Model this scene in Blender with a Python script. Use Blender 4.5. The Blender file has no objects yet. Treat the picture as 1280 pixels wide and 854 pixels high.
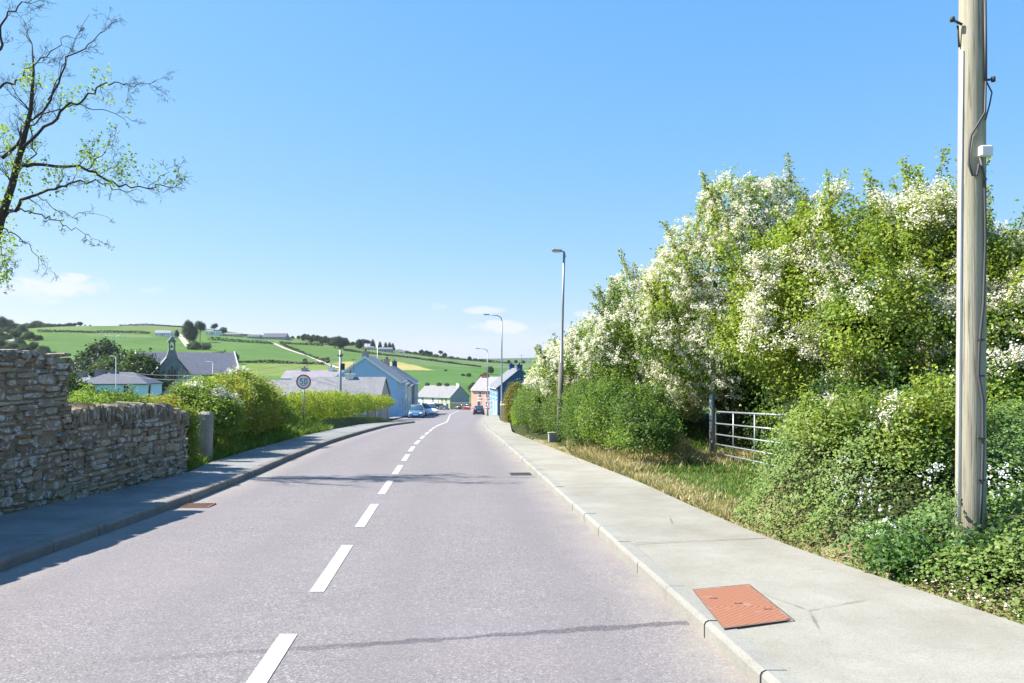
import bpy, bmesh, math, random
import numpy as np
from mathutils import Vector, Matrix

R = math.radians
rnd = random.Random(7)
rng = np.random.default_rng(7)
scene = bpy.context.scene
COL = scene.collection
EYE = 1.65
F = 960.0          # focal length in photo pixels
HZ = 455.0         # eye-level row

# ------------------------------------------------------------------ plan of the place
def smooth_table(pts, lo, hi, step=0.5, win=9):
    ys = np.arange(lo, hi, step)
    xs = np.interp(ys, [p[0] for p in pts], [p[1] for p in pts])
    k = np.ones(win) / win
    xs2 = np.convolve(np.pad(xs, win // 2, mode='edge'), k, mode='valid')
    return ys, xs2
def curve(pts, win=9):
    ys, xs = smooth_table(pts, -60, 330, 0.5, win)
    return lambda y: np.interp(y, ys, xs)
_prof = curve([(-60, 2.2), (0, 0), (10, -.365), (20, -.74), (30, -1.13), (40, -1.6), (60, -2.9), (80, -4.1),
               (123, -6.5), (160, -8.3), (200, -10.3), (250, -13.0), (330, -14.0)], 13)
def RZ(y): return _prof(y)
centre_x = curve([(-60, 3.85), (0, -1.09), (24, -3.06), (36, -3.75), (60, -5.1), (90, -7.4), (123, -9.9), (160, -11.6), (200, -13.5), (330, -19)])
kerb_r = curve([(-60, 6.66), (0, 1.72), (31, -.85), (33, -1.1), (55, -2.2), (75, -2.95), (100, -3.6), (123, -4.3), (160, -5.9), (200, -7.6), (330, -14)], 5)
kerb_l = curve([(-60, -1.2), (0, -4.3), (7, -4.69), (11, -4.8), (14.3, -5.0), (18, -5.36), (24, -5.85), (33, -6.2), (52, -6.9), (57, -7.1),
                (61, -10.2), (66, -10.9), (85, -12.2), (150, -17.2), (200, -21), (330, -31)], 5)
path_l = curve([(-60, -3.7), (0, -6.8), (9.5, -6.33), (14.4, -6.09), (15.2, -6.3), (17, -6.62), (20.5, -6.95), (27, -7.4), (34, -7.65), (52, -8.05), (57, -8.2),
                (60, -11.0), (66, -12.1), (85, -13.4), (150, -18.7), (200, -23), (330, -33)], 3)
path_r = curve([(-60, 9.5), (0, 4.3), (5, 3.38), (6.3, 3.03), (7.4, 2.78), (9.3, 2.5), (13, 2.17), (20, 1.25), (30, 0), (45, -.15), (52, -.42), (62, -.95), (75, -1.2), (100, -1.75), (123, -2.6), (160, -4.0), (200, -5.5), (330, -12)], 5)

def sst(t):
    t = np.clip(t, 0, 1); return t * t * (3 - 2 * t)
_cx = np.array([-1600, -900, -600, -515, -488, -410, -365, -320, -225, -178, -130, -84, -37, 0, 200, 600, 1600])
_cz = np.array([26, 32, 37, 39.5, 46, 46.5, 44, 37.5, 30, 23, 17, 11, 6.5, 3.0, -2, -3, 0])
def foot_r(y):   # foot of the right-hand roadside bank
    e = path_r(y)
    a = np.where((y > 9.2) & (y <= 13.9), path_r(9.2) + .62 * (y - 9.2) + 0.05, e + .05)
    return a
def ground(x, y):
    x = np.asarray(x, float); y = np.asarray(y, float)
    z = RZ(np.clip(y, -60, 329))
    # hill over the valley
    t = (y - 285) / (900 - 285)
    crest = np.interp(x, _cx, _cz)
    tt = np.clip(t, 0, 1)
    s = tt * (1.55 - .55 * tt)
    s = s - .10 * np.sin(tt * math.pi) ** 2
    und = 1.2 * np.sin(x * .011 + 1) * np.sin(y * .009) * sst(t * 3) * sst((1 - tt) * 3)
    zh = -14 + (crest + 14) * s + und
    z = np.where(y > 285, zh, z)
    far = sst((y - 930) / 500)
    z = np.where(y > 930, crest * (1 - far) + (-35) * far, z)
    ridge = 21 + 5 * np.sin(x * .0016 + .6) + 3 * np.sin(x * .0047)
    z = z + np.where(y > 1500, (ridge + 35) * sst((y - 1500) / 1500) , 0)
    # roadside shapes, near only
    el = path_l(np.clip(y, -60, 329)); er = path_r(np.clip(y, -60, 329))
    near = 1 - sst((y - 200) / 60)
    inside = (x > el - .05) & (x < er + .05) & (y < 215)
    # banks on the right
    sr = x - foot_r(y)
    b1 = (.46 + .52 * sst((y - 6.6) / 2.4)) * sst(sr / (1.6 - .55 * sst((y - 6.3) / 2.0))) * sst((13.7 - y) / 1.2)
    sr2 = x - (er + .25)
    b2 = .95 * sst((sr2 - .45 * sst((y - 21) / 3) * sst((34 - y) / 4)) / 1.6) * sst((y - 15.3) / 2.8) * (1 - (1 - sst((4.25 - x) / .8)) * sst((21.5 - y) / 3)) * sst((60 - y) / 12)
    gatey = .30 * sst((x - er - 2.7) / 2.0)
    br = np.maximum(np.maximum(b1, b2), gatey) * np.where(x > er, 1, 0) * sst((70 - y) / 12)
    sl = (el - .05) - x
    bl = .38 * sst(sl / .9) * sst((y - 15.5) / 1.5) * sst((58 - y) / 4) + .75 * sst((sl - .1) / .8) * sst((15.2 - y) / .8)
    bl = bl * sst((60 - y) / 10)
    bl = bl - 1.6 * sst((sl - 9) / 30) * sst((60 - y) / 20)
    z = z + near * (br + np.where(x < el, bl, 0)) 
    z = z + near * .1 * np.where(inside, 0, 1) * np.where((x > el - .4) & (x < er + .4), 1, 0)*0
    z = z + np.where((~inside) & (y < 70), .085, 0)
    z = np.where(inside, z - .22, z)
    return z
def gz(x, y): return float(ground(np.array([x]), np.array([y]))[0])
def px2x(px, d): return (px - 640) / F * d
def row2z(py, d): return EYE - (py - HZ) / F * d
def hit(px, py, d0=286, d1=1200):
    """point of the terrain seen in that direction"""
    ds = np.arange(d0, d1, 2.0)
    xs = (px - 640) / F * ds
    g = ground(xs, ds); zr = EYE - (py - HZ) / F * ds
    k = np.nonzero(g >= zr)[0]
    if len(k) == 0:
        k = [int(np.argmin(zr - g))]
    d = float(ds[k[0]]); x = float(xs[k[0]])
    return x, d, gz(x, d)

# ------------------------------------------------------------------ object helpers
def link(o, parent=None):
    COL.objects.link(o)
    if parent is not None: o.parent = parent
    return o
def tag(o, label=None, cat=None, group=None, kind=None):
    if label: o['label'] = label
    if cat: o['category'] = cat
    if group: o['group'] = group
    if kind: o['kind'] = kind
    return o
def empty(name, loc, rz=0, **kw):
    o = bpy.data.objects.new(name, None); o.empty_display_size = .2
    o.location = loc; o.rotation_euler = (0, 0, rz)
    link(o); return tag(o, **kw)
def copy_tree(o, parent=None):
    c = o.copy(); COL.objects.link(c)
    if parent is not None: c.parent = parent
    for ch in list(KIDS.get(o.name, [])): copy_tree(ch, c)
    KIDS.setdefault(c.name, [])
    return c
KIDS = {}
def reg(o, parent):
    if parent is not None:
        KIDS.setdefault(parent.name, []).append(o)

class MB:
    """collects faces for ONE mesh"""
    def __init__(s): s.v = []; s.f = []; s.m = []; s.mi = 0; s.sm = []
    def add(s, vs, fs, smooth=False):
        b = len(s.v); s.v += [tuple(v) for v in vs]
        for f in fs: s.f.append(tuple(b + i for i in f)); s.m.append(s.mi); s.sm.append(smooth)
        return s
    def box(s, x0, y0, z0, x1, y1, z1):
        return s.add([(x0,y0,z0),(x1,y0,z0),(x1,y1,z0),(x0,y1,z0),(x0,y0,z1),(x1,y0,z1),(x1,y1,z1),(x0,y1,z1)],
                     [(0,3,2,1),(4,5,6,7),(0,1,5,4),(1,2,6,5),(2,3,7,6),(3,0,4,7)])
    def boxm(s, M, hx, hy, hz, ch=0):
        """box with half sizes under matrix M, top/bottom chamfer ch"""
        if ch <= 0:
            vs = [M @ Vector((sx*hx, sy*hy, sz*hz)) for sz in (-1,1) for sx, sy in ((-1,-1),(1,-1),(1,1),(-1,1))]
            return s.add(vs, [(0,3,2,1),(4,5,6,7),(0,1,5,4),(1,2,6,5),(2,3,7,6),(3,0,4,7)])
        rings = []
        for z, k in ((-hz, ch), (-hz+ch, 0), (hz-ch, 0), (hz, ch)):
            pts = []
            for (sx, sy, o) in ((-1,-1,0),(-1,-1,1),(1,-1,1),(1,-1,0),(1,1,0),(1,1,1),(-1,1,1),(-1,1,0)):
                X = sx*(hx - k - (ch if o == 1 else 0)) if True else 0
                Y = sy*(hy - k - (ch if o == 0 else 0))
                pts.append(M @ Vector((X, Y, z)))
            rings.append(pts)
        vs = [p for r in rings for p in r]; fs = []
        for k in range(3):
            for i in range(8):
                j = (i+1) % 8; fs.append((k*8+i, k*8+j, k*8+8+j, k*8+8+i))
        fs.append(tuple(range(7,-1,-1))); fs.append(tuple(24+i for i in range(8)))
        return s.add(vs, fs)
    def tube(s, pts, radii, n=8, cap=True):
        pts = [Vector(p) for p in pts]
        if not hasattr(radii, '__len__'): radii = [radii]*len(pts)
        b = len(s.v); up = Vector((0,0,1)); prev = None
        for i, p in enumerate(pts):
            t = (pts[min(i+1, len(pts)-1)] - pts[max(i-1, 0)])
            if t.length < 1e-9: t = Vector((0,0,1))
            t.normalize()
            if prev is None:
                a = t.cross(Vector((0,0,1)) if abs(t.z) < .9 else Vector((1,0,0))).normalized()
            else:
                a = (prev - t * prev.dot(t))
                a = a.normalized() if a.length > 1e-6 else t.orthogonal().normalized()
            prev = a; c = t.cross(a)
            for k in range(n):
                an = 2*math.pi*k/n
                s.v.append(tuple(p + (a*math.cos(an) + c*math.sin(an))*radii[i]))
        for i in range(len(pts)-1):
            for k in range(n):
                k2 = (k+1) % n
                s.f.append((b+i*n+k, b+i*n+k2, b+(i+1)*n+k2, b+(i+1)*n+k)); s.m.append(s.mi); s.sm.append(n >= 6)
        if cap:
            s.f.append(tuple(b+k for k in range(n-1,-1,-1))); s.m.append(s.mi); s.sm.append(False)
            e = b+(len(pts)-1)*n
            s.f.append(tuple(e+k for k in range(n))); s.m.append(s.mi); s.sm.append(False)
        return s
    def prism(s, poly, y0, y1, axis='y'):
        """polygon (a, z) extruded along an axis"""
        n = len(poly)
        if axis == 'y': vs = [(a, y0, z) for a, z in poly] + [(a, y1, z) for a, z in poly]
        else: vs = [(y0, a, z) for a, z in poly] + [(y1, a, z) for a, z in poly]
        return s.add(vs, [tuple(range(n)), tuple(range(2*n-1, n-1, -1))] + [(i, (i+1) % n + 0, (i+1) % n + n, i+n)[::-1] for i in range(n)])
    def build(s, name, mats, parent=None, cols=None, fix=True):
        me = bpy.data.meshes.new(name)
        me.from_pydata(s.v, [], s.f)
        if not isinstance(mats, (list, tuple)): mats = [mats]
        for m in mats: me.materials.append(m)
        me.polygons.foreach_set('material_index', s.m); me.polygons.foreach_set('use_smooth', s.sm)
        if cols is not None:
            a = me.color_attributes.new('col', 'FLOAT_COLOR', 'POINT')
            c = np.ones((len(s.v), 4), np.float32); c[:, :3] = cols
            a.data.foreach_set('color', c.ravel())
        if fix:
            bm = bmesh.new(); bm.from_mesh(me); bmesh.ops.recalc_face_normals(bm, faces=bm.faces); bm.to_mesh(me); bm.free()
        me.update()
        o = bpy.data.objects.new(name, me); link(o, parent); reg(o, parent)
        return o

def np_mesh(name, V, quads, mat, parent=None, cols=None, smooth=False):
    me = bpy.data.meshes.new(name)
    V = np.asarray(V, np.float32); Q = np.asarray(quads, np.int32)
    me.vertices.add(len(V)); me.vertices.foreach_set('co', V.ravel())
    k = Q.shape[1]
    me.loops.add(Q.size); me.loops.foreach_set('vertex_index', Q.ravel())
    me.polygons.add(len(Q)); me.polygons.foreach_set('loop_start', np.arange(0, Q.size, k, dtype=np.int32))
    me.polygons.foreach_set('loop_total', np.full(len(Q), k, np.int32))
    if smooth: me.polygons.foreach_set('use_smooth', np.ones(len(Q), bool))
    for m in (mat if isinstance(mat, (list, tuple)) else [mat]): me.materials.append(m)
    if cols is not None:
        a = me.color_attributes.new('col', 'FLOAT_COLOR', 'POINT')
        c = np.ones((len(V), 4), np.float32); c[:, :3] = cols
        a.data.foreach_set('color', c.ravel())
    me.update(calc_edges=True)
    o = bpy.data.objects.new(name, me); link(o, parent); reg(o, parent)
    return o

def unit(a):
    return a / np.maximum(np.linalg.norm(a, axis=1, keepdims=True), 1e-9)
def leaves(name, P, N, size, mat, cols, parent=None, aspect=.62, fold=.18, up=None):
    """folded leaf blades: centre P, normal N, length size"""
    n = len(P); N = unit(N + 1e-6)
    r = unit(rng.normal(size=(n, 3))) if up is None else unit(up + rng.normal(size=(n, 3)) * .25)
    T = unit(np.cross(N, r)) if up is None else unit(r - N * np.sum(r*N, 1, keepdims=True))
    B = np.cross(N, T)
    L = size.reshape(-1, 1)
    a = P - T*L*.5; c = P + T*L*.5
    b = P + B*L*.5*aspect + N*L*fold - T*L*.06; d = P - B*L*.5*aspect + N*L*fold - T*L*.06
    V = np.stack([a, b, c, d], 1).reshape(-1, 3)
    i = np.arange(n)[:, None]*4
    Q = np.concatenate([i+0, i+1, i+2, i+3], 1)
    return np_mesh(name, V, Q, mat, parent, np.repeat(cols, 4, axis=0))
def mixcol(n, palette, weights=None, jit=.12):
    pal = np.array(palette); k = rng.choice(len(pal), n, p=weights)
    c = pal[k] * (1 + rng.normal(size=(n, 1))*jit)
    return np.clip(c, .004, 1)

# ------------------------------------------------------------------ node helpers
class NT:
    def __init__(s, tree): s.t = tree; s.n = tree.nodes; s.l = tree.links
    def new(s, typ, **kw):
        nd = s.n.new(typ)
        for k, v in kw.items(): setattr(nd, k, v)
        return nd
    def put(s, sock, val):
        if hasattr(val, 'is_linked') or hasattr(val, 'links'): s.l.new(val, sock)
        else: sock.default_value = val
    def noise(s, vec=None, scale=5, detail=4, rough=.6, dist=0):
        nd = s.new('ShaderNodeTexNoise'); nd.inputs['Scale'].default_value = scale; nd.inputs['Detail'].default_value = detail
        nd.inputs['Roughness'].default_value = rough; nd.inputs['Distortion'].default_value = dist
        if vec is not None: s.l.new(vec, nd.inputs['Vector'])
        return nd.outputs['Fac']
    def vor(s, vec, scale, feature='F1', out='Distance', rand=1):
        nd = s.new('ShaderNodeTexVoronoi', feature=feature); nd.inputs['Scale'].default_value = scale
        nd.inputs['Randomness'].default_value = rand
        s.l.new(vec, nd.inputs['Vector']); return nd.outputs[out]
    def ramp(s, fac, stops):
        nd = s.new('ShaderNodeValToRGB'); el = nd.color_ramp.elements
        while len(el) < len(stops): el.new(.5)
        for e, (p, c) in zip(el, stops):
            e.position = p; e.color = (*c, 1) if hasattr(c, '__len__') else (c, c, c, 1)
        s.l.new(fac, nd.inputs[0]); return nd.outputs[0]
    def mix(s, fac, a, b, mode='MIX'):
        nd = s.new('ShaderNodeMix', data_type='RGBA', blend_type=mode)
        s.put(nd.inputs[0], fac)
        for sock, v in ((nd.inputs[6], a), (nd.inputs[7], b)):
            if hasattr(v, 'links'): s.l.new(v, sock)
            else: sock.default_value = (*v, 1) if len(v) == 3 else v
        return nd.outputs[2]
    def math(s, op, a, b=0, c=0, clamp=False):
        nd = s.new('ShaderNodeMath', operation=op); nd.use_clamp = clamp
        s.put(nd.inputs[0], a); s.put(nd.inputs[1], b)
        if len(nd.inputs) > 2: s.put(nd.inputs[2], c)
        return nd.outputs[0]
    def geo(s, out='Position'): return s.new('ShaderNodeNewGeometry').outputs[out]
    def obj(s): return s.new('ShaderNodeTexCoord').outputs['Object']
    def scale(s, vec, sc):
        nd = s.new('ShaderNodeMapping'); s.l.new(vec, nd.inputs[0]); nd.inputs['Scale'].default_value = sc; return nd.outputs[0]
    def sep(s, vec):
        nd = s.new('ShaderNodeSeparateXYZ'); s.l.new(vec, nd.inputs[0]); return nd.outputs
    def bump(s, h, strength=.3, dist=.02):
        nd = s.new('ShaderNodeBump'); nd.inputs['Strength'].default_value = strength; nd.inputs['Distance'].default_value = dist
        s.l.new(h, nd.inputs['Height']); return nd.outputs[0]
def mat(name):
    m = bpy.data.materials.new(name); m.use_nodes = True
    m.node_tree.nodes.clear(); t = NT(m.node_tree)
    out = t.new('ShaderNodeOutputMaterial'); p = t.new('ShaderNodeBsdfPrincipled'); t.l.new(p.outputs[0], out.inputs[0])
    p.inputs['Roughness'].default_value = .8
    return m, t, p, out
def plain(name, col, rough=.7, metal=0, var=.12, scale=3, bump=0, spec=.5):
    m, t, p, out = mat(name)
    nz = t.noise(t.obj(), scale, 5, .65)
    c = t.mix(1, t.mix(0, col, col), t.ramp(nz, [(.3, 1-var), (.7, 1+var*.6 if 1+var*.6 <= 1 else 1)]), 'MULTIPLY')
    t.l.new(c, p.inputs['Base Color'])
    p.inputs['Roughness'].default_value = rough; p.inputs['Metallic'].default_value = metal
    p.inputs['Specular IOR Level'].default_value = spec
    if bump: t.l.new(t.bump(t.noise(t.obj(), scale*12, 4), bump, .01), p.inputs['Normal'])
    return m
def leaf_mat(name, trans=.35, rough=.55, tint=(1.25, 1.25, .55)):
    m, t, p, out = mat(name)
    at = t.new('ShaderNodeAttribute', attribute_name='col').outputs['Color']
    t.l.new(at, p.inputs['Base Color']); p.inputs['Roughness'].default_value = rough
    p.inputs['Specular IOR Level'].default_value = .35
    tr = t.new('ShaderNodeBsdfTranslucent')
    t.l.new(t.mix(1, at, tint, 'MULTIPLY'), tr.inputs[0])
    mx = t.new('ShaderNodeMixShader'); mx.inputs[0].default_value = trans
    t.l.new(p.outputs[0], mx.inputs[1]); t.l.new(tr.outputs[0], mx.inputs[2]); t.l.new(mx.outputs[0], out.inputs[0])
    return m
M = {}
M['leaf'] = leaf_mat('leaf', .45); M['ivy'] = leaf_mat('ivy leaf', .2, .6); M['petal'] = leaf_mat('petal', .35, .7, (1, 1, .95))
M['blade'] = leaf_mat('grass blade', .3, .6)
M['needle'] = leaf_mat('conifer foliage', .15, .7)

def m_road():
    m, t, p, o = mat('chip asphalt'); P = t.geo()
    fine = t.noise(P, 130, 3, .7); mid = t.noise(P, 3.2, 4, .6); big = t.noise(P, .35, 3, .5)
    chips = t.vor(P, 95, out='Color')
    ch = t.new('ShaderNodeSeparateColor'); t.l.new(chips, ch.inputs[0])
    base = t.ramp(ch.outputs[0], [(0, (.13, .116, .115)), (.3, (.19, .168, .168)), (.78, (.25, .222, .222)), (.92, (.29, .262, .26)), (1, (.40, .385, .375))])
    base = t.mix(1, base, t.ramp(fine, [(.35, .72), (.65, 1.0)]), 'MULTIPLY')
    base = t.mix(1, base, t.ramp(mid, [(.3, .88), (.7, 1.0)]), 'MULTIPLY')
    base = t.mix(t.ramp(big, [(.42, 0), (.7, .5)]), base, (.195, .165, .178))
    # dusty margins beside both kerbs are stored in the mesh
    edge = t.new('ShaderNodeAttribute', attribute_name='col'); sc = t.new('ShaderNodeSeparateColor'); t.l.new(edge.outputs['Color'], sc.inputs[0])
    en = t.math('MULTIPLY', t.math('MULTIPLY', sc.outputs[0], .62), t.ramp(t.noise(P, 2.5, 5), [(.3, .3), (.62, 1)]))
    base = t.mix(en, base, (.30, .265, .215))
    trk = t.math('MULTIPLY', sc.outputs[1], t.ramp(t.noise(P, .8, 4), [(.3, .35), (.7, 1)]))
    base = t.mix(t.math('MULTIPLY', trk, .5), base, (.150, .134, .137))
    base = t.mix(t.ramp(t.noise(P, .9, 6, .7), [(.55, 0), (.72, .35)]), base, (.15, .135, .14))
    base = t.mix(t.math('MULTIPLY', t.ramp(t.vor(P, 1.7), [(.02, 1), (.05, 0)]), .5), base, (.07, .065, .065))
    # bitumen seam across the road
    xyz = t.sep(P)
    ln = t.math('ADD', t.math('MULTIPLY', xyz[0], .215), 5.23)
    wob = t.math('MULTIPLY', t.math('SUBTRACT', t.noise(P, 5, 5), .5), .16)
    dd = t.math('ABSOLUTE', t.math('ADD', t.math('SUBTRACT', xyz[1], ln), wob))
    wd = t.math('ADD', .058, t.math('MULTIPLY', t.math('SUBTRACT', t.noise(P, 2.1, 4), .5), .1))
    k = t.math('SUBTRACT', 1, t.math('DIVIDE', dd, wd), clamp=True)
    k = t.math('MULTIPLY', t.math('MULTIPLY', k, 2.2, clamp=True), t.ramp(t.noise(P, 60, 3), [(.38, .35), (.6, 1)]))
    fx = t.new('ShaderNodeMapRange'); t.l.new(xyz[0], fx.inputs[0]); fx.inputs[1].default_value = -2.6; fx.inputs[2].default_value = -.9
    k = t.math('MULTIPLY', k, fx.outputs[0])
    base = t.mix(t.math('MULTIPLY', k, .95), base, (.055, .05, .06))
    t.l.new(base, p.inputs['Base Color']); p.inputs['Roughness'].default_value = .88
    h = t.math('ADD', ch.outputs[0], fine)
    t.l.new(t.bump(h, .35, .006), p.inputs['Normal'])
    return m
M['road'] = m_road()
def m_conc(name, c0, c1, stain=(.2, .18, .14), slab=False):
    m, t, p, o = mat(name); P = t.geo()
    a = t.noise(P, 1.1, 6, .65); b = t.noise(P, 75, 5, .8); g = t.noise(P, 9, 5, .7)
    base = t.mix(t.ramp(a, [(.32, 0), (.7, 1)]), c0, c1)
    base = t.mix(1, base, t.ramp(b, [(.32, .55), (.5, .92), (.7, 1)]), 'MULTIPLY')
    base = t.mix(t.ramp(t.vor(P, 38, rand=1), [(.05, .55), (.14, 0)]), base, tuple(v*.45 for v in c0))
    base = t.mix(t.ramp(t.noise(P, 3.3, 7, .75), [(.5, 0), (.72, .5)]), base, stain)
    base = t.mix(t.ramp(g, [(.58, 0), (.78, .45)]), base, stain)
    if slab:
        wn = t.new('ShaderNodeTexWhiteNoise'); wn.noise_dimensions = '1D'
        t.l.new(t.math('FLOOR', t.math('DIVIDE', t.math('SUBTRACT', t.sep(P)[1], 2.7), 4.9)), wn.inputs['W'])
        base = t.mix(1, base, t.ramp(wn.outputs[0], [(0, .84), (1, 1.0)]), 'MULTIPLY')
        ck = t.vor(P, .42, 'DISTANCE_TO_EDGE'); wv = t.math('MULTIPLY', t.noise(P, 4, 6, .7), .03)
        cr_ = t.ramp(t.math('ADD', ck, t.math('SUBTRACT', wv, .015)), [(.0012, .7), (.0035, 0)])
        base = t.mix(t.math('MULTIPLY', cr_, t.ramp(t.noise(P, .6, 2), [(.52, 0), (.6, 1)])), base, (.12, .10, .08))
    t.l.new(base, p.inputs['Base Color']); p.inputs['Roughness'].default_value = .9
    t.l.new(t.bump(t.math('ADD', b, g), .25, .006), p.inputs['Normal'])
    return m
M['conc'] = m_conc('pavement concrete', (.275, .255, .205), (.365, .345, .295), (.22, .195, .145), True)
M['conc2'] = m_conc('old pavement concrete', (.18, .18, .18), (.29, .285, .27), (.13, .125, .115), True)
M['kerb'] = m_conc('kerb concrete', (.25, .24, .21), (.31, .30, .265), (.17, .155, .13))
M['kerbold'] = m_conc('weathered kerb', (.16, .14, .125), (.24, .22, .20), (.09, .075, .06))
def m_paint():
    m, t, p, o = mat('road paint'); P = t.geo()
    w = t.ramp(t.noise(P, 30, 7, .85), [(.40, 0), (.48, 1)])
    t.l.new(t.mix(w, (.24, .22, .22), t.mix(t.noise(P, 4, 5), (.45, .44, .42), (.60, .60, .57))), p.inputs['Base Color']); p.inputs['Roughness'].default_value = .7
    return m
M['paint'] = m_paint()
def m_ground():
    m, t, p, o = mat('grass ground'); P = t.geo()
    at = t.new('ShaderNodeAttribute', attribute_name='col').outputs['Color']
    n1 = t.noise(P, .03, 8, .72); n2 = t.noise(P, 1.2, 6, .7); n3 = t.noise(P, 14, 4, .7)
    c = t.mix(1, at, t.ramp(n1, [(.32, .70), (.66, 1)]), 'MULTIPLY')
    c = t.mix(1, c, t.ramp(n2, [(.25, .72), (.7, 1)]), 'MULTIPLY')
    c = t.mix(1, c, t.ramp(n3, [(.25, .6), (.65, 1)]), 'MULTIPLY')
    t.l.new(c, p.inputs['Base Color']); p.inputs['Roughness'].default_value = .95; p.inputs['Specular IOR Level'].default_value = .1
    t.l.new(t.bump(n3, .5, .05), p.inputs['Normal'])
    return m
M['ground'] = m_ground()
def m_rubble():
    m, t, p, o = mat('rubble stone'); P = t.geo()
    at = t.new('ShaderNodeAttribute', attribute_name='col').outputs['Color']
    n = t.noise(P, 18, 6, .7); f = t.noise(P, 70, 4, .7)
    c = t.mix(1, at, t.ramp(n, [(.25, .55), (.7, 1)]), 'MULTIPLY')
    c = t.mix(1, c, t.ramp(f, [(.3, .75), (.6, 1)]), 'MULTIPLY')
    patch = t.math('MULTIPLY', t.ramp(t.noise(P, 7.5, 4, .6, .9), [(.545, 0), (.575, 1)]), t.ramp(t.noise(P, 34, 4, .7), [(.42, 0), (.5, 1)]))
    c = t.mix(t.math('MULTIPLY', patch, .85), c, (.50, .50, .46))
    yel = t.math('MULTIPLY', t.ramp(t.noise(P, 2.2, 4, .6), [(.56, 0), (.7, 1)]), t.ramp(t.noise(P, 24, 3), [(.45, 0), (.6, .7)]))
    c = t.mix(yel, c, (.24, .22, .08))
    t.l.new(c, p.inputs['Base Color']); p.inputs['Roughness'].default_value = .93
    t.l.new(t.bump(t.math('ADD', n, f), .6, .02), p.inputs['Normal'])
    return m
M['rubble'] = m_rubble()
def m_slate(name, c):
    m, t, p, o = mat(name)
    g = t.obj(); b = t.new('ShaderNodeTexBrick'); t.l.new(t.scale(g, (3, 3, 5)), b.inputs['Vector'])
    b.inputs['Color1'].default_value = (*[v*1.12 for v in c], 1); b.inputs['Color2'].default_value = (*[v*.86 for v in c], 1)
    b.inputs['Mortar'].default_value = (*[v*.55 for v in c], 1); b.inputs['Scale'].default_value = 1; b.inputs['Mortar Size'].default_value = .03
    b.inputs['Row Height'].default_value = .5
    c2 = t.mix(1, b.outputs[0], t.ramp(t.noise(g, 1.3, 5, .7), [(.3, .75), (.7, 1)]), 'MULTIPLY')
    t.l.new(c2, p.inputs['Base Color']); p.inputs['Roughness'].default_value = .6
    return m
M['slate'] = m_slate('slate', (.20, .20, .22)); M['slate_pale'] = m_slate('pale slate', (.235, .23, .235)); M['slate_dark'] = m_slate('dark slate', (.095, .10, .13))
M['slate_mauve'] = m_slate('mauve slate', (.29, .265, .29))
def m_pole():
    m, t, p, o = mat('weathered pole wood'); g = t.obj()
    st = t.noise(t.scale(g, (14, 14, .35)), 2.0, 6, .7)
    fi = t.noise(t.scale(g, (60, 60, 1.2)), 2.0, 4, .7)
    c = t.ramp(st, [(.25, (.27, .235, .17)), (.5, (.40, .365, .27)), (.75, (.50, .47, .37))])
    c = t.mix(1, c, t.ramp(fi, [(.3, .72), (.6, 1)]), 'MULTIPLY')
    c = t.mix(t.ramp(t.noise(t.scale(g, (3, 3, .8)), 2, 4), [(.5, 0), (.75, .5)]), c, (.28, .29, .16))
    z = t.sep(g)[2]
    mr = t.new('ShaderNodeMapRange'); t.l.new(z, mr.inputs[0]); mr.inputs[1].default_value = .7; mr.inputs[2].default_value = 0
    c = t.mix(t.math('MULTIPLY', mr.outputs[0], t.ramp(st, [(.3, 1), (.7, .3)])), c, (.13, .085, .055))
    ck = t.math('MULTIPLY', t.ramp(t.noise(t.scale(g, (26, 26, .7)), 2.4, 2), [(.36, 1), (.40, 0)]), .6)
    c = t.mix(ck, c, (.12, .095, .06))
    t.l.new(c, p.inputs['Base Color']); p.inputs['Roughness'].default_value = .85
    t.l.new(t.bump(t.math('ADD', st, fi), .5, .01), p.inputs['Normal'])
    return m
M['pole'] = m_pole()
M['bark'] = plain('bark', (.085, .07, .055), .9, var=.45, scale=6, bump=.5)
M['bark_dark'] = plain('dark bark', (.06, .05, .042), .9, var=.4, scale=5, bump=.4)
M['galv'] = plain('galvanised steel', (.36, .39, .42), .5, .6, .25, 6)
M['lamp_grey'] = plain('grey painted column', (.30, .32, .33), .5, .3, .2, 3)
M['lamp_brown'] = plain('weathered dark column', (.17, .155, .13), .8, 0, .3, 4, .3)
M['white'] = plain('white plastic', (.8, .8, .8), .5)
M['black'] = plain('black rubber', (.025, .025, .028), .6)
M['cable'] = plain('grey cable', (.07, .07, .075), .6)
M['rust'] = plain('rusted iron', (.20, .105, .06), .85, .2, .45, 30, .4)
M['iron'] = plain('dark cast iron', (.07, .065, .06), .7, .3, .3, 20, .3)
M['redsign'] = plain('sign red', (.62, .03, .04), .5); M['signwhite'] = plain('sign white', (.88, .88, .88), .5, var=.03)
M['signblack'] = plain('sign black', (.015, .015, .02), .5)
M['glass'] = plain('dark window glass', (.03, .04, .05), .12, 0, .1, 1)
M['stonepost'] = m_conc('pier stone', (.23, .215, .185), (.31, .29, .25), (.15, .14, .11))
def wallm(name, col, var=.1): return plain(name, col, .9, 0, var, .9, .15)
M['w_blue'] = wallm('sky blue render', (.38, .54, .76)); M['w_paleblue'] = wallm('pale blue render', (.50, .70, .86))
M['w_white'] = wallm('white render', (.78, .78, .75)); M['w_yellow'] = wallm('pale yellow render', (.75, .70, .45))
M['w_grey'] = wallm('grey render', (.36, .35, .36)); M['w_salmon'] = wallm('salmon render', (.72, .40, .31))
M['w_navy_shade'] = wallm('navy shade render', (.035, .10, .22)); M['w_midblue_lit'] = wallm('sunlit blue render', (.14, .33, .56))  # navy is the blue house wall coloured as in shade, bright blue as sunlit
M['w_stone'] = wallm('grey church stone', (.26, .265, .29), .35); M['w_orange'] = wallm('orange render', (.72, .42, .28))
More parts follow.
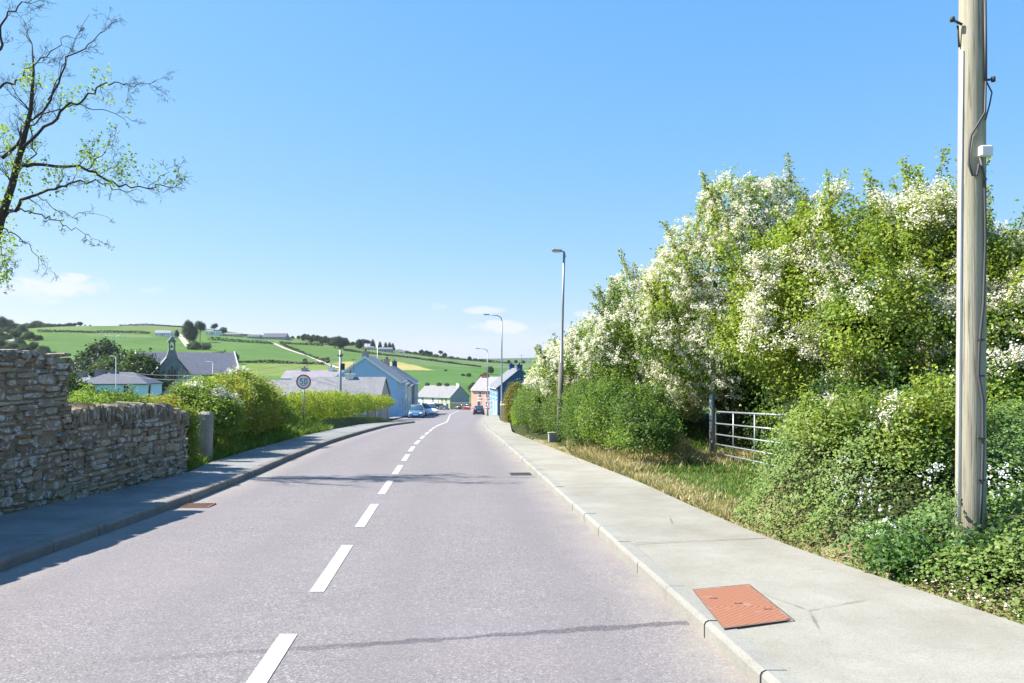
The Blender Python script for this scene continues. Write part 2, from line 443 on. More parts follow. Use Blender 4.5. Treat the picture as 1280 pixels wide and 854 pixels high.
M['w_beige'] = wallm('beige render', (.46, .38, .32)); M['trim'] = wallm('white trim', (.78, .79, .8))
M['door'] = plain('dark door', (.10, .06, .05), .5); M['wood'] = plain('fence timber', (.36, .29, .21), .85, 0, .3, 3)
M['yellow'] = plain('yellow plastic', (.75, .66, .30), .5)

# ------------------------------------------------------------------ world, sun, camera
SUN_EL, SUN_AZ = 47.0, math.degrees(math.atan2(-1, .13))   # azimuth from +Y, clockwise
w = bpy.data.worlds.new('World'); scene.world = w; w.use_nodes = True
t = NT(w.node_tree); w.node_tree.nodes.clear()
wo = t.new('ShaderNodeOutputWorld'); bg = t.new('ShaderNodeBackground'); t.l.new(bg.outputs[0], wo.inputs[0])
sky = t.new('ShaderNodeTexSky'); sky.sky_type = 'NISHITA'; sky.sun_disc = False
sky.sun_elevation = R(SUN_EL); sky.sun_rotation = R(SUN_AZ); sky.air_density = 1.0; sky.dust_density = .25; sky.ozone_density = 2.5; sky.altitude = 80
dirv = t.new('ShaderNodeTexCoord').outputs['Generated']
xyz = t.sep(dirv)
az = t.math('ARCTAN2', xyz[0], xyz[1]); el = t.math('ARCSINE', xyz[2])
comb = t.new('ShaderNodeCombineXYZ'); t.l.new(az, comb.inputs[0]); t.l.new(t.math('MULTIPLY', el, 2.2), comb.inputs[1])
cn = t.noise(comb.outputs[0], 17, 8, .62, .4)
cloud = None
def puff(px, py, wpx, hpx, dens):
    global cloud
    a0 = math.atan((px-640)/F); e0 = math.atan((HZ-py)/math.hypot(F, px-640)); wa = wpx/F*math.cos(a0)**2; ha = hpx/F
    dx = t.math('DIVIDE', t.math('SUBTRACT', az, a0), wa); de = t.math('SUBTRACT', el, e0)
    dy = t.math('DIVIDE', de, ha)
    r = t.math('ADD', t.math('MULTIPLY', dx, dx), t.math('MULTIPLY', dy, dy))
    v = t.math('SUBTRACT', 1, r, clamp=True)
    v0 = t.math('MULTIPLY', v, 4, clamp=True); v = t.math('ADD', t.math('MULTIPLY', v, 1.1), t.math('MULTIPLY', t.math('SUBTRACT', cn, .5), 6.0)); v = t.math('MULTIPLY', t.math('MULTIPLY', t.math('SUBTRACT', v, .10), 1.3, clamp=True), v0); v = t.math('MULTIPLY', v, dens, clamp=True)
    cloud = v if cloud is None else t.math('MAXIMUM', cloud, v)
for a in ((78, 357, 75, 15, .95), (30, 368, 60, 14, .5), (192, 362, 20, 6, .35), (628, 409, 48, 10, .95), (607, 388, 30, 6, .75), (660, 425, 60, 14, .3),
          (547, 383, 14, 5, .25), (748, 392, 34, 7, .6), (590, 428, 90, 12, .22), (700, 410, 40, 8, .35)): puff(*a)
sc3 = t.new('ShaderNodeSeparateColor'); t.l.new(sky.outputs[0], sc3.inputs[0]); cc3 = t.new('ShaderNodeCombineColor')
for k_, (g_, m_) in enumerate(((.889, .74), (.487, 1.65), (.15, 3.85))):   # how the camera renders the blue of the air
    t.l.new(t.math('MULTIPLY', t.math('POWER', sc3.outputs[k_], g_), m_), cc3.inputs[k_])
tint = cc3.outputs[0]
SKYC = t.mix(cloud, tint, (4.3, 4.55, 4.8))
t.l.new(SKYC, bg.inputs[0]); bg.inputs[1].default_value = .08
SKY_NODE = sky

sl = bpy.data.lights.new('sun', 'SUN'); sl.energy = 4.6; sl.angle = R(.5); sl.color = (1, .955, .88)
so = bpy.data.objects.new('sun', sl); link(so)
sd = Vector((math.sin(R(SUN_AZ))*math.cos(R(SUN_EL)), math.cos(R(SUN_AZ))*math.cos(R(SUN_EL)), math.sin(R(SUN_EL))))
so.rotation_euler = (-sd).to_track_quat('-Z', 'Y').to_euler(); so.location = (-20, 0, 30)

cam = bpy.data.cameras.new('camera'); co = bpy.data.objects.new('camera', cam); link(co)
cam.sensor_width = 36; cam.lens = 36*F/1280; cam.shift_y = (HZ-427)/1280; cam.clip_end = 12000; cam.clip_start = .1
co.location = (0, 0, EYE); co.rotation_euler = (R(90), 0, 0); scene.camera = co
vs = scene.view_settings; vs.view_transform = 'Standard'; vs.look = 'None'; vs.gamma = 1; vs.exposure = 1.40
try: vs.use_curve_mapping = False
except Exception: pass
scene.cycles.use_denoising = True
scene.cycles.max_bounces = 6; scene.cycles.transparent_max_bounces = 4; scene.cycles.volume_bounces = 0
scene.cycles.transmission_bounces = 3; scene.cycles.diffuse_bounces = 3; scene.cycles.glossy_bounces = 2

# ------------------------------------------------------------------ ground sheet
def ladder(segs):
    out = []
    for a, b, s in segs: out += list(np.arange(a, b, s))
    return np.array(out)
gx = ladder([(-3200, -900, 90), (-900, -120, 9), (-120, -14, 2.5), (-14, -4, .25), (-4, 1, .25), (1, 9, .22), (9, 40, 2), (40, 300, 14), (300, 3200, 120)])
gy = ladder([(-60, -2, 4), (-2, 26, .3), (26, 70, 1), (70, 285, 5), (285, 930, 6), (930, 1500, 60), (1500, 3000, 90), (3000, 7000, 500)])
X, Y = np.meshgrid(gx, gy); Z = ground(X, Y)
def in_poly(poly, X, Y):
    c = np.zeros(X.shape, bool); n = len(poly)
    for i in range(n):
        x0, y0 = poly[i]; x1, y1 = poly[(i+1) % n]
        if y0 == y1: continue
        cond = ((y0 > Y) != (y1 > Y)) & (X < (x1-x0)*(Y-y0)/(y1-y0)+x0)
        c ^= cond
    return c
G_MID = (.115, .205, .045)
gc = np.zeros(X.shape + (3,)); gc[:] = G_MID
gc[(Y > 1500)] = (.10, .16, .07)
hill = (Y > 285) & (Y < 1500)
def fpoly(pts): return [hit(a, b)[:2] for a, b in pts]
def field(pts, col): gc[in_poly(fpoly(pts), X, Y) & hill] = col
gc[hill] = (.13, .23, .045)
gc[hill & (X < -420) & (Y < 620)] = (.10, .17, .05)
field([(60, 403), (145, 403), (145, 414), (50, 414.5)], (.16, .235, .065))
field([(110, 404), (150, 403), (160, 412), (115, 412)], (.11, .20, .045))
field([(150, 402), (245, 405), (240, 416), (150, 416)], (.17, .24, .075))
field([(40, 418), (230, 419), (235, 440), (200, 470), (60, 470)], (.115, .215, .045))
field([(110, 418), (190, 419), (190, 422), (110, 421)], (.17, .25, .08))
field([(262, 414), (345, 422), (345, 430), (262, 425)], (.12, .22, .05))
field([(262, 426), (335, 430), (404, 454), (300, 454)], (.12, .225, .05))
field([(356, 432), (500, 446), (500, 452), (425, 458), (408, 452)], (.115, .215, .045))
field([(330, 420), (430, 430), (470, 442), (400, 433), (350, 429)], (.16, .24, .065))
field([(300, 456), (500, 456), (500, 470), (300, 470)], (.21, .29, .06))
field([(427, 452.5), (497, 452.2), (518, 456.5), (542, 463), (425, 462.5)], (.50, .43, .16))
field([(430, 436), (560, 443), (700, 453), (700, 462), (560, 458), (470, 448)], (.155, .23, .085))
field([(542, 463), (520, 457), (700, 460), (700, 500), (480, 500), (480, 463)], (.105, .215, .05))
# verges and banks close by
elA = path_l(np.clip(Y, -60, 329)); erA = path_r(np.clip(Y, -60, 329))
near = Y < 70
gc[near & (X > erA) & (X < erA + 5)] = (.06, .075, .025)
gc[near & (X > erA - .3) & (X < erA + np.where(Y < 26, .45, .1)) & (Y < 26)] = (.34, .28, .15)
gc[(Y > 9) & (Y < 18) & (X > erA + .3) & (X < 5) & ((X < foot_r(Y) + .15) | (Y > 13.7))] = (.20, .20, .08)
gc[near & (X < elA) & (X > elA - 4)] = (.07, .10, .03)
ny, nx = X.shape
idx = np.arange(nx*ny).reshape(ny, nx)
Q = np.stack([idx[:-1, :-1], idx[:-1, 1:], idx[1:, 1:], idx[1:, :-1]], -1).reshape(-1, 4)
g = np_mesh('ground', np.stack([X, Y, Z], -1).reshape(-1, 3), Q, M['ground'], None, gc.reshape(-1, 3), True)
tag(g, kind='structure')

# ------------------------------------------------------------------ road, kerbs, pavements
ys = np.concatenate([np.arange(-12, 70, .5), np.arange(70, 222, 2.0)])
def strip(name, fa, fb, za, zb, m, n=8, cols=None, ys=ys, skirt=0):
    V = []; C = []
    for y in ys:
        a, b = float(fa(y)), float(fb(y))
        if skirt < 0: V.append((a-.01, y, za(y)-.3)); C.append((0, 0, 0))
        for k in range(n+1):
            u = k/n; V.append((a+(b-a)*u, y, za(y)+(zb(y)-za(y))*u)); C.append(cols(u, b-a) if cols else (0, 0, 0))
        if skirt > 0: V.append((b+.01, y, zb(y)-.3)); C.append((0, 0, 0))
    if skirt: n += 1
    n1 = n+1; Qs = [(i*n1+k, i*n1+k+1, (i+1)*n1+k+1, (i+1)*n1+k) for i in range(len(ys)-1) for k in range(n)]
    o = np_mesh(name, V, Qs, m, None, np.array(C), skirt == 0)
    if skirt: o.data.polygons.foreach_set('use_smooth', np.zeros(len(Qs), bool)); o.data.update()
    return o
def edgecol(u, wd):
    d = min(u, 1-u)*wd; v = max(0, 1-d/.55); L_ = 2.9
    tr = max(math.exp(-((u*wd-c)/.26)**2) for c in (.72, 2.2, wd-.75, wd-2.1)); return (v, tr, 0)
rd = strip('road', kerb_l, kerb_r, lambda y: float(RZ(y)), lambda y: float(RZ(y)), M['road'], 40, edgecol); tag(rd, kind='structure')
KH = .115
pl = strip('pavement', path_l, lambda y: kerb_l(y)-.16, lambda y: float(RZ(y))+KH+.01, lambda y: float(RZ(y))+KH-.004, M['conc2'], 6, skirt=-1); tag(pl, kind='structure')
pr = strip('pavement', lambda y: kerb_r(y)+.15, path_r, lambda y: float(RZ(y))+KH-.004, lambda y: float(RZ(y))+KH+.01, M['conc'], 8, skirt=1); tag(pr, kind='structure')
def kerbs(name, f, side, y0, y1, m, w=.15, h=KH, step=.915, drop=None):
    b = MB(); y = y0
    while y < y1:
        st = step if y < 60 else step*3
        ya, yb = y+.006, y+st-.006
        xa, xb = float(f(ya)), float(f(yb)); za, zb = float(RZ(ya)), float(RZ(yb))
        jz = rnd.uniform(-.004, .004); jx = rnd.uniform(-.005, .005)
        prof = [(0, -.1), (0, h-.03), (.008, h-.012), (.03, h), (w, h), (w, -.1)]
        vs_ = []
        for (yy, xx, zz) in ((ya, xa, za), (yb, xb, zb)):
            for (a, c) in prof: vs_.append((xx+side*a+jx, yy, zz+c+jz))
        n = len(prof)
        b.add(vs_, [tuple(range(n)), tuple(range(2*n-1, n-1, -1))]+[(i, (i+1) % n, (i+1) % n+n, i+n) for i in range(n)])
        y += st
    o = b.build(name, m); tag(o, kind='structure'); return o
kerbs('kerb', kerb_r, 1, -4, 215, M['kerb'])
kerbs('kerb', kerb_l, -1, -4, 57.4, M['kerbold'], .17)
# pavement joints, cut as thin dark grooves
jb = MB()
def groove(x0, y0, x1, y1, w=.012, lift=.1):
    n = 8; L = math.hypot(x1-x0, y1-y0); nx_, ny_ = -(y1-y0)/L, (x1-x0)/L; pts = []
    for i in range(n+1):
        u = i/n; x = x0+(x1-x0)*u; y = y0+(y1-y0)*u + rnd.uniform(-.006, .006); ww = w*rnd.uniform(.4, 1.1)/2
        z = float(RZ(y))+KH+.012
        pts.append(((x-nx_*ww, y-ny_*ww, z), (x+nx_*ww, y+ny_*ww, z)))
    for i in range(n):
        jb.add([pts[i][0], pts[i+1][0], pts[i+1][1], pts[i][1]], [(0, 1, 2, 3)])
for y in (7.75, 12.6, 17.5, 22.5, 27.5, 34, 40, 48):
    groove(float(kerb_r(y))+.17, y, float(path_r(y+.25))-.05, y+.25)
for y in (8.2, 10.5, 12.8, 15.4, 16.1, 16.8, 17.5, 19.5, 22, 25, 28):
    groove(float(kerb_l(y))-.2, y, float(path_l(y-.1))+.05, y-.1, .015)
tag(jb.build('pavement_joint', plain('joint dirt', (.10, .085, .065), .95)), kind='structure')

pb = MB()
def paint(y0, y1, wd=.12, n=4):
    P0 = []
    for i in range(n+1):
        y = y0+(y1-y0)*i/n; x = float(centre_x(y)); P0.append(((x-wd/2, y, float(RZ(y))+.005), (x+wd/2, y, float(RZ(y))+.005)))
    for i in range(n): pb.add([P0[i][0], P0[i][1], P0[i+1][1], P0[i+1][0]], [(0, 1, 2, 3)])
y = 3.3
while y < 40: paint(y, y+1.92); y += 3.03
y = 42
while y < 185: paint(y, y+2.01, .13, 2); y += 2
tag(pb.build('road_marking', M['paint'], fix=False), kind='structure')

# orange service cover set in the right pavement
def pav_pt(px, py):
    k = (py-HZ)/F
    d = 5.0
    for _ in range(30): d = (EYE-(float(RZ(d))+KH+.01))/k
    return (px2x(px, d), d)
cv = [pav_pt(*p) for p in ((867, 737.5), (905, 785), (990, 774), (936, 731))]
def m_cover():
    m, t, p, o = mat('orange cover grp'); P = t.geo()
    ck = t.new('ShaderNodeTexChecker'); t.l.new(P, ck.inputs[0]); ck.inputs['Scale'].default_value = 42
    c = t.mix(ck.outputs[1], (.22, .086, .045), (.31, .128, .07))
    c = t.mix(t.ramp(t.noise(P, 9, 6, .7), [(.60, 0), (.66, .7)]), c, (.27, .22, .17))
    t.l.new(c, p.inputs['Base Color']); t.l.new(t.bump(ck.outputs[1], .6, .006), p.inputs['Normal'])
    return m
cr = empty('service_cover', (sum(p[0] for p in cv)/4, sum(p[1] for p in cv)/4, float(RZ(5.4))+KH), label='orange studded service cover set flush in the right pavement', cat='cover')
b = MB(); cx_, cy_ = cr.location.x, cr.location.y
top = []; n_ = 10
for i in range(4):
    a, c_ = cv[i], cv[(i+1) % 4]
    for k in range(n_):
        u = k/n_; jg = 0 if i < 2 else rnd.uniform(0, .035)*(1 if i == 2 else .5)
        x = a[0]+(c_[0]-a[0])*u; yy = a[1]+(c_[1]-a[1])*u
        x += (cx_-x)*jg*1.5; yy += (cy_-yy)*jg*1.5
        top.append((x-cx_, yy-cy_, float(RZ(yy))-float(RZ(5.4))+.0125))
nT = len(top); b.add(top+[(v[0], v[1], v[2]-.05) for v in top], [tuple(range(nT))]+[(i, (i+1) % nT, (i+1) % nT+nT, i+nT) for i in range(nT)])
b.build('cover_plate', m_cover(), cr)
b = MB()
for i in range(4):
    a, c_ = Vector((*cv[i], 0)), Vector((*cv[(i+1) % 4], 0)); ce = Vector((cx_, cy_, 0)); L_ = []
    for p_ in (a, c_):
        for k_ in (1.0, 1.035): q_ = ce+(p_-ce)*k_; L_.append((q_.x-cx_, q_.y-cy_, float(RZ(q_.y))-float(RZ(5.4))+.0118+.001*(k_ > 1)*0))
    b.add(L_, [(0, 1, 3, 2)])
b.build('frame', plain('cover frame', (.16, .13, .11), .8, .2, .4, 30), cr, fix=False)
b = MB()
for u, v in ((.5, .5), (.72, .83), (.3, .2)):
    x = cv[0][0]*(1-u)*(1-v)+cv[1][0]*u*(1-v)+cv[2][0]*u*v+cv[3][0]*(1-u)*v - cx_
    yy = cv[0][1]*(1-u)*(1-v)+cv[1][1]*u*(1-v)+cv[2][1]*u*v+cv[3][1]*(1-u)*v - cy_
    zz = float(RZ(yy+cy_))-float(RZ(5.4))+.013
    b = MB(); b.box(x-.028, yy-.006, zz, x+.028, yy+.006, zz+.003); b.build('lifting_slot', M['rust'], cr)

def grate(px, d, label, m, wx, wy, xoff=None):
    x = px2x(px, d) if xoff is None else xoff
    r = empty('drain_grate', (x, d, float(RZ(d))+.001), R(4.7), label=label, cat='drain')
    f = MB(); f.box(-wx/2, -wy/2, -.02, wx/2, -wy/2+.03, .012); f.box(-wx/2, wy/2-.03, -.02, wx/2, wy/2, .012)
    f.box(-wx/2, -wy/2+.03, -.02, -wx/2+.03, wy/2-.03, .012); f.box(wx/2-.03, -wy/2+.03, -.02, wx/2, wy/2-.03, .012)
    f.build('frame', m, r)
    s = MB(); n = 8
    for i in range(n):
        u = -wx/2+.05+(wx-.1)*i/(n-1); s.add([(u-.012, -wy/2+.03, .009), (u+.012, -wy/2+.03, .009), (u+.012+.03, wy/2-.03, .009), (u-.012+.03, wy/2-.03, .009)], [(0, 1, 2, 3)])
    s.build('bars', m, r, fix=False)
    q = MB(); q.add([(-wx/2+.03, -wy/2+.03, .004), (wx/2-.03, -wy/2+.03, .004), (wx/2-.03, wy/2-.03, .004), (-wx/2+.03, wy/2-.03, .004)], [(0, 1, 2, 3)]); q.build('shaft', M['black'], r, fix=False)  # flat black sheet stands in for the darkness below the bars
grate(240, 11.1, 'rusty drain grate in the gutter below the stone wall', M['rust'], .42, .36, float(kerb_l(11.1))+.27)
grate(641, 15.4, 'dark drain grate by the right kerb', M['iron'], .42, .36, float(kerb_r(15.4))-.27)

# ------------------------------------------------------------------ old rubble wall on the left
wa = Vector((path_l(2.0)-.0, 2.0, 0)); 
def wall_pt(y):  # face line
    return Vector((float(path_l(y)) - .01, y, 0))
def rubble(name, y0, y1, ztop, thick, label, soldier, endstones=True):
    root = empty(name, (wall_pt((y0+y1)/2).x, (y0+y1)/2, float(RZ((y0+y1)/2))), label=label, cat='stone wall', group=None)
    ox, oy, oz = root.location
    b = MB(); cols = []
    def stone(yc, zc, hw, hh, out, dep=.11, tone=None, tilt=0, face='front'):
        p = wall_pt(min(max(yc, y0), y1)); q = wall_pt(min(yc+.2, y1+.2)); r_ = wall_pt(yc-.2); tdir = (q-r_).normalized()
        n = Vector((tdir.y, -tdir.x, 0))
        c = Vector((p.x, yc, zc)) + n*(out-dep)
        Mx = Matrix(((tdir.x, n.x, 0, c.x-ox), (tdir.y, n.y, 0, c.y-oy), (0, 0, 1, c.z-oz), (0, 0, 0, 1)))
        Mx = Mx @ Matrix.Rotation(tilt, 4, 'Y') @ Matrix.Rotation(rnd.uniform(-.05, .05), 4, 'Z') @ Matrix.Rotation(rnd.uniform(-.06, .06), 4, 'X')
        # pillow-shaped stone, irregular outline on the face
        hy = dep; k = len(b.v); m_ = 8; back = []; mid = []; fr = []
        for i in range(m_):
            a = 2*math.pi*(i+.5)/m_; ca, sa = math.cos(a), math.sin(a)
            sx = math.copysign(min(1, abs(ca)*1.4), ca); sz = math.copysign(min(1, abs(sa)*1.4), sa)
            jx = 1+rnd.uniform(-.13, .05); jz = 1+rnd.uniform(-.20, .10)
            X_, Z_ = sx*hw*jx, sz*hh*jz
            back.append(Mx @ Vector((X_, -hy, Z_))); mid.append(Mx @ Vector((X_, hy*.75, Z_))); 
            sh = rnd.uniform(.84, .97); fr.append(Mx @ Vector((X_*(1-(1-sh)*min(1, hh/hw*1.2)), hy+rnd.uniform(-.012, .014), Z_*sh)))
        vs_ = back+mid+fr; fs = []
        for L in range(2):
            for i in range(m_): j = (i+1) % m_; fs.append((L*m_+i, L*m_+j, (L+1)*m_+j, (L+1)*m_+i))
        fs.append(tuple(2*m_+i for i in range(m_))); b.add(vs_, fs)
        tn = tone or rnd.choice([(.31, .225, .13), (.37, .275, .155), (.25, .185, .115), (.40, .31, .185), (.30, .245, .165), (.39, .29, .18), (.46, .38, .25), (.35, .28, .17)])
        f_ = rnd.uniform(.75, 1.2); cols.extend([[v*f_*k_ for v, k_ in zip(tn, (.96, 1.0, 1.12))]]*24)
    z = float(RZ(y0)) if True else 0
    zb = min(float(RZ(y0)), float(RZ(y1))) - .05
    zmax = max(ztop(y0), ztop(y1))
    v = zb; vk = 0
    cap_h = .24 if soldier else .0
    while v < zmax:
        hcourse = rnd.choice([.045, .06, .075, .09, .11, .14, .17]); y = y0 - rnd.uniform(0, .2)
        while y < y1:
            if hcourse > .09: wd = rnd.uniform(.12, .42)
            else: wd = rnd.uniform(.14, .55)
            if y+wd > y1: wd = max(.08, y1-y)
            yc = y+wd/2; slope = float(RZ(yc))-float(RZ(y0))
            zc = v+hcourse/2+slope*.6+.028*math.sin(yc*2.1+v*3.7)+rnd.uniform(-.012, .012)
            lim = ztop(min(yc, y1)) - cap_h - hcourse*.3
            if zc < lim and zc > float(RZ(yc)) - .02:
                if rnd.random() < .3 and hcourse > .08:  # two thin ones instead
                    for s_ in (-1, 1): stone(yc, zc+s_*hcourse*.26, wd/2*.97, hcourse*.235, rnd.uniform(-.012, .02))
                else: stone(yc, zc, wd/2*.97, hcourse/2*.94, rnd.uniform(-.015, .025))
            y += wd
        v += hcourse
    # top
    y = y0
    while y < y1:
        if soldier:
            wd = rnd.uniform(.035, .085); hh = .13+rnd.uniform(-.02, .025)
            zc = ztop(y+wd/2)-hh+rnd.uniform(-.02, .03)
            stone(y+wd/2, zc, wd/2*.95, hh, rnd.uniform(-.02, .03), dep=thick/2*.98, tilt=rnd.uniform(-.12, .05))
        else:
            wd = rnd.uniform(.18, .5)
            stone(y+wd/2, ztop(y+wd/2)-.03+rnd.uniform(-.015, .015), wd/2*.97, rnd.uniform(.02, .04), rnd.uniform(-.02, .03), dep=thick/2*.98)
        y += wd
    b.build('facing_stones', M['rubble'], root, cols)
    c = MB(); n = 14
    for i in range(n):
        ya = y0+.02+(y1-y0-.04)*i/n; yb = y0+.02+(y1-y0-.04)*(i+1)/n
        A, B_ = wall_pt(ya), wall_pt(yb); za, zb2 = ztop(ya)-.06, ztop(yb)-.06
        if soldier: za -= .14; zb2 -= .14
        pts = []
        for (p, zt) in ((A, za), (B_, zb2)):
            for (o_, zz) in ((-.022, zb-.2), (-thick+.03, zb-.2), (-thick+.03, zt), (-.022, zt)): pts.append((p.x+o_-ox, p.y-oy, zz-oz))
        c.add(pts, [(0, 1, 2, 3), (7, 6, 5, 4), (0, 4, 5, 1), (1, 5, 6, 2), (2, 6, 7, 3), (3, 7, 4, 0)])
    c.build('mortar_core', plain('earth mortar', (.27, .205, .13), .95, 0, .35, 20, .5), root)
    return root
def top_tall(y): return np.interp(y, [2, 9.5, 10.9], [2.35, 1.88, 1.76]) + .025*math.sin(y*3.1)
def top_low(y): return np.interp(y, [10.8, 11.0, 13.9, 14.0, 14.6], [1.10, 1.04, .93, .80, .76]) + .018*math.sin(y*5)
rubble('stone_wall', 2.0, 10.88, top_tall, .5, 'tall ragged end section of the lichen spotted rubble wall nearest the camera', False)
rubble('stone_wall', 10.9, 14.6, top_low, .46, 'lower rubble wall section topped with upright coping stones', True)

# stone pier past the end of the wall
pr_ = empty('gate_pier', (-6.84, 17.1, gz(-6.84, 17.1)-.05), R(-8), label='plain stone pier half buried in greenery past the end of the rubble wall', cat='pier')
b = MB(); b.boxm(Matrix.Translation((0, 0, .54)) @ Matrix.Rotation(R(2), 4, 'Y'), .15, .13, .6, .045); b.build('shaft', M['stonepost'], pr_)

# ------------------------------------------------------------------ big wooden utility pole
PX, PY = 3.88, 6.5
PZ = gz(PX, PY)-.1
pole = empty('utility_pole', (PX, PY, PZ), label='tall weathered wooden utility pole rising out of the ivy in the right foreground', cat='utility pole')
b = MB(); hs = [0, .3, 1, 2, 3, 4, 5, 6, 7, 8.2]
b.tube([(.02*h/6, 0, h) for h in hs], [.117-.0035*h for h in hs], 28)
b.build('shaft', M['pole'], pole)
def pz_of(py): return row2z(py, PY-.12)-PZ
# cable guard up the left side, whitened to imitate the pole's sunlit edge
b = MB(); b.tube([(-.112, -.03, .1), (-.102, -.03, 3), (-.092, -.03, pz_of(58))], .016, 8); b.build('lit_edge_guard', M['trim'], pole)
b = MB()
def on_pole(px, py, off=.012):
    z = pz_of(py); r_ = .117-.0035*z; xc = px2x(px, PY-.10)-PX-.02*z/6
    a = max(-1, min(1, xc/r_)); return Vector((a*(r_+off)+.02*z/6, -math.sqrt(max(0, 1-a*a))*(r_+off)-.004, z))
cab = [(1231, 90), (1229.5, 140), (1222, 153), (1215, 168), (1213.5, 185), (1213, 205), (1216, 219), (1220, 219), (1222, 205)]
b.tube([on_pole(*c) for c in cab], .009, 6)
cab2 = [(1223, 195), (1229, 225), (1230, 300), (1227, 380), (1222, 430), (1221, 470), (1226, 500), (1226, 560), (1224, 620), (1222, 665)]
b.tube([on_pole(*c) for c in cab2], .011, 6)
b.tube([on_pole(1231, 100)+Vector((0, 0, 0)), on_pole(1231, 100)+Vector((.05, 0, -.1)), on_pole(1231, 130)+Vector((.03, 0, 0)), on_pole(1230, 150)], .006, 6)
b.tube([on_pole(1230, 0), on_pole(1230.5, 60), on_pole(1230.5, 100)], .012, 6)
b.build('cable', M['cable'], pole)
b = MB(); c = on_pole(1227, 190, .035); b.boxm(Matrix.Translation(c), .05, .03, .045, .01); b.build('junction_box', M['white'], pole)
b = MB(); p0 = on_pole(1203, 25, .01); p1 = p0+Vector((-.07, -.02, .045))
b.tube([on_pole(1210, 26, .015), p1], .011, 8); b.tube([p0+Vector((-.02, -.01, .0)), on_pole(1206, 52, .01)], .008, 6); b.tube([p1+Vector((0, 0, -.015)), p1+Vector((0, 0, .02))], .02, 10)
b.build('hook_bracket', M['iron'], pole); b = MB()
b.tube([on_pole(1231, 99, .0), on_pole(1231, 99)+Vector((.055, -.01, 0))], .010, 8); b.tube([on_pole(1231, 99)+Vector((.055, -.01, -.02)), on_pole(1231, 99)+Vector((.055, -.01, .02))], .017, 8)
b.build('insulator_bolt', M['iron'], pole)
b = MB()
for py in (425, 470, 548, 600): b = MB(); c = on_pole(1224, py, .01); b.boxm(Matrix.Translation(c), .028, .008, .006); b.build('cable_clip', M['iron'], pole)

# ------------------------------------------------------------------ street lamps on the right
def lamp(x, y, H, r0, r1, arm, label, base_frac, brown, head, lean=0):
    z = gz(x, y) if x > path_r(y) else float(RZ(y))+KH
    root = empty('street_lamp', (x, y, z-.05), label=label, cat='street lamp', group='street lamps down the right side')
    b = MB(); hb = H*base_frac
    def P_(h): return (lean*h, 0, h)
    b.tube([P_(0), P_(hb*.5), P_(hb)], [r0, r0*.97, r0*.85], 12)
    b.build('base_column', M['lamp_brown'] if brown else M['lamp_grey'], root)
    b = MB(); b.tube([P_(hb), P_(hb+.03), P_(H*.7), P_(H)], [r0*.85, r1*1.35, r1*1.15, r1], 12)
    b.build('upper_column', M['lamp_grey'], root)
    b = MB(); t0 = Vector(P_(H))
    if arm > 1: b.tube([t0, t0+Vector((-.05, -.02, .25)), t0+Vector((-.3, -.05, .42)), t0+Vector((-arm, -.1, .52))], r1*.75, 8)
    else: b.tube([t0+Vector((.03, 0, -.15)), t0+Vector((.0, 0, .02)), t0+Vector((-arm, 0, .07))], r1*.8, 8)
    b.build('arm', M['lamp_grey'], root)
    e = t0+Vector((-arm, -.1 if arm > 1 else 0, .52 if arm > 1 else .07))
    b = MB(); hl = head/2
    b.boxm(Matrix.Translation(e+Vector((-hl*.7, 0, 0))) @ Matrix.Rotation(R(4), 4, 'Y'), hl, .1, .045, .03); b.build('lamp_head', M['lamp_grey'], root)
    b = MB(); b.boxm(Matrix.Translation(e+Vector((-hl*.7, 0, -.05))), hl*.7, .075, .012); b.build('lens', M['white'], root)
    return root
lamp(px2x(699, 24.2), 24.2, 6.02, .095, .036, .12, 'nearest street lamp, its dark lower column standing against the flowering hawthorn', .42, True, .32, .026)
lamp(px2x(627, 62), 62, 8.1, .10, .05, 1.05, 'slim grey street lamp beside the timber fence, with a curved arm over the road', .2, False, .5, .002)
lamp(px2x(609.5, 100), 100, 8.3, .12, .055, 1.05, 'farthest street lamp, in front of the salmon and blue houses', .2, False, .6, .001)

def marker(name, x, y, w_, d_, h, m, label, cat, top=None):
    r = empty(name, (x, y, gz(x, y)-.08), R(4), label=label, cat=cat)
    b = MB(); b.boxm(Matrix.Translation((0, 0, h/2)), w_/2, d_/2, h/2, .02); b.build('body', m, r)
    b = MB(); b.boxm(Matrix.Translation((0, 0, h+.012)), w_/2+.015, d_/2+.015, .014, .005); b.build('cap', m, r)
    if top: b = MB(); b.box(-w_/2+.05, -d_/2-.006, .1, w_/2-.05, -d_/2-.001, h-.06); b.build('front_panel', M['lamp_grey'], r)
    return r
marker('service_box', px2x(690.5, 24.4), 24.4, .26, .2, .36, M['w_grey'], 'small grey service box at the foot of the nearest street lamp', 'service box', True)
marker('marker_post', px2x(669, 31), 31, .14, .1, .45, M['stonepost'], 'short grey marker post in front of the clipped hedge', 'marker post')

# ------------------------------------------------------------------ field gate
gp = empty('gate_post', (4.52, 17.35, gz(4.52, 17.35)-.2), label='round galvanised post at the far end of the field gate', cat='gate post')
b = MB(); top_z = row2z(493, 17.3)-gp.location.z
b.tube([(0, 0, 0), (0, 0, top_z-.01), (0, 0, top_z)], [.062, .062, .055], 16); b.build('tube', M['galv'], gp)
for hz_ in (.65, 1.35): b = MB(); b.boxm(Matrix.Translation((-.02, -.09, hz_)), .015, .05, .03); b.build('hinge', M['galv'], gp)
A = Vector((px2x(895, 17.1), 17.1)); B_ = Vector((px2x(981, 13.5), 13.5))
gzl = lambda u: -.575+.16*u
gr = empty('field_gate', (A.x, A.y, gzl(0)), label='galvanised tubular field gate half hidden behind the ivy bank', cat='gate')
def gpnt(u, h): p = A.lerp(B_, u); return Vector((p.x-A.x, p.y-A.y, gzl(u)-gzl(0)+h))
Hg = 1.16
b = MB()
c = .1
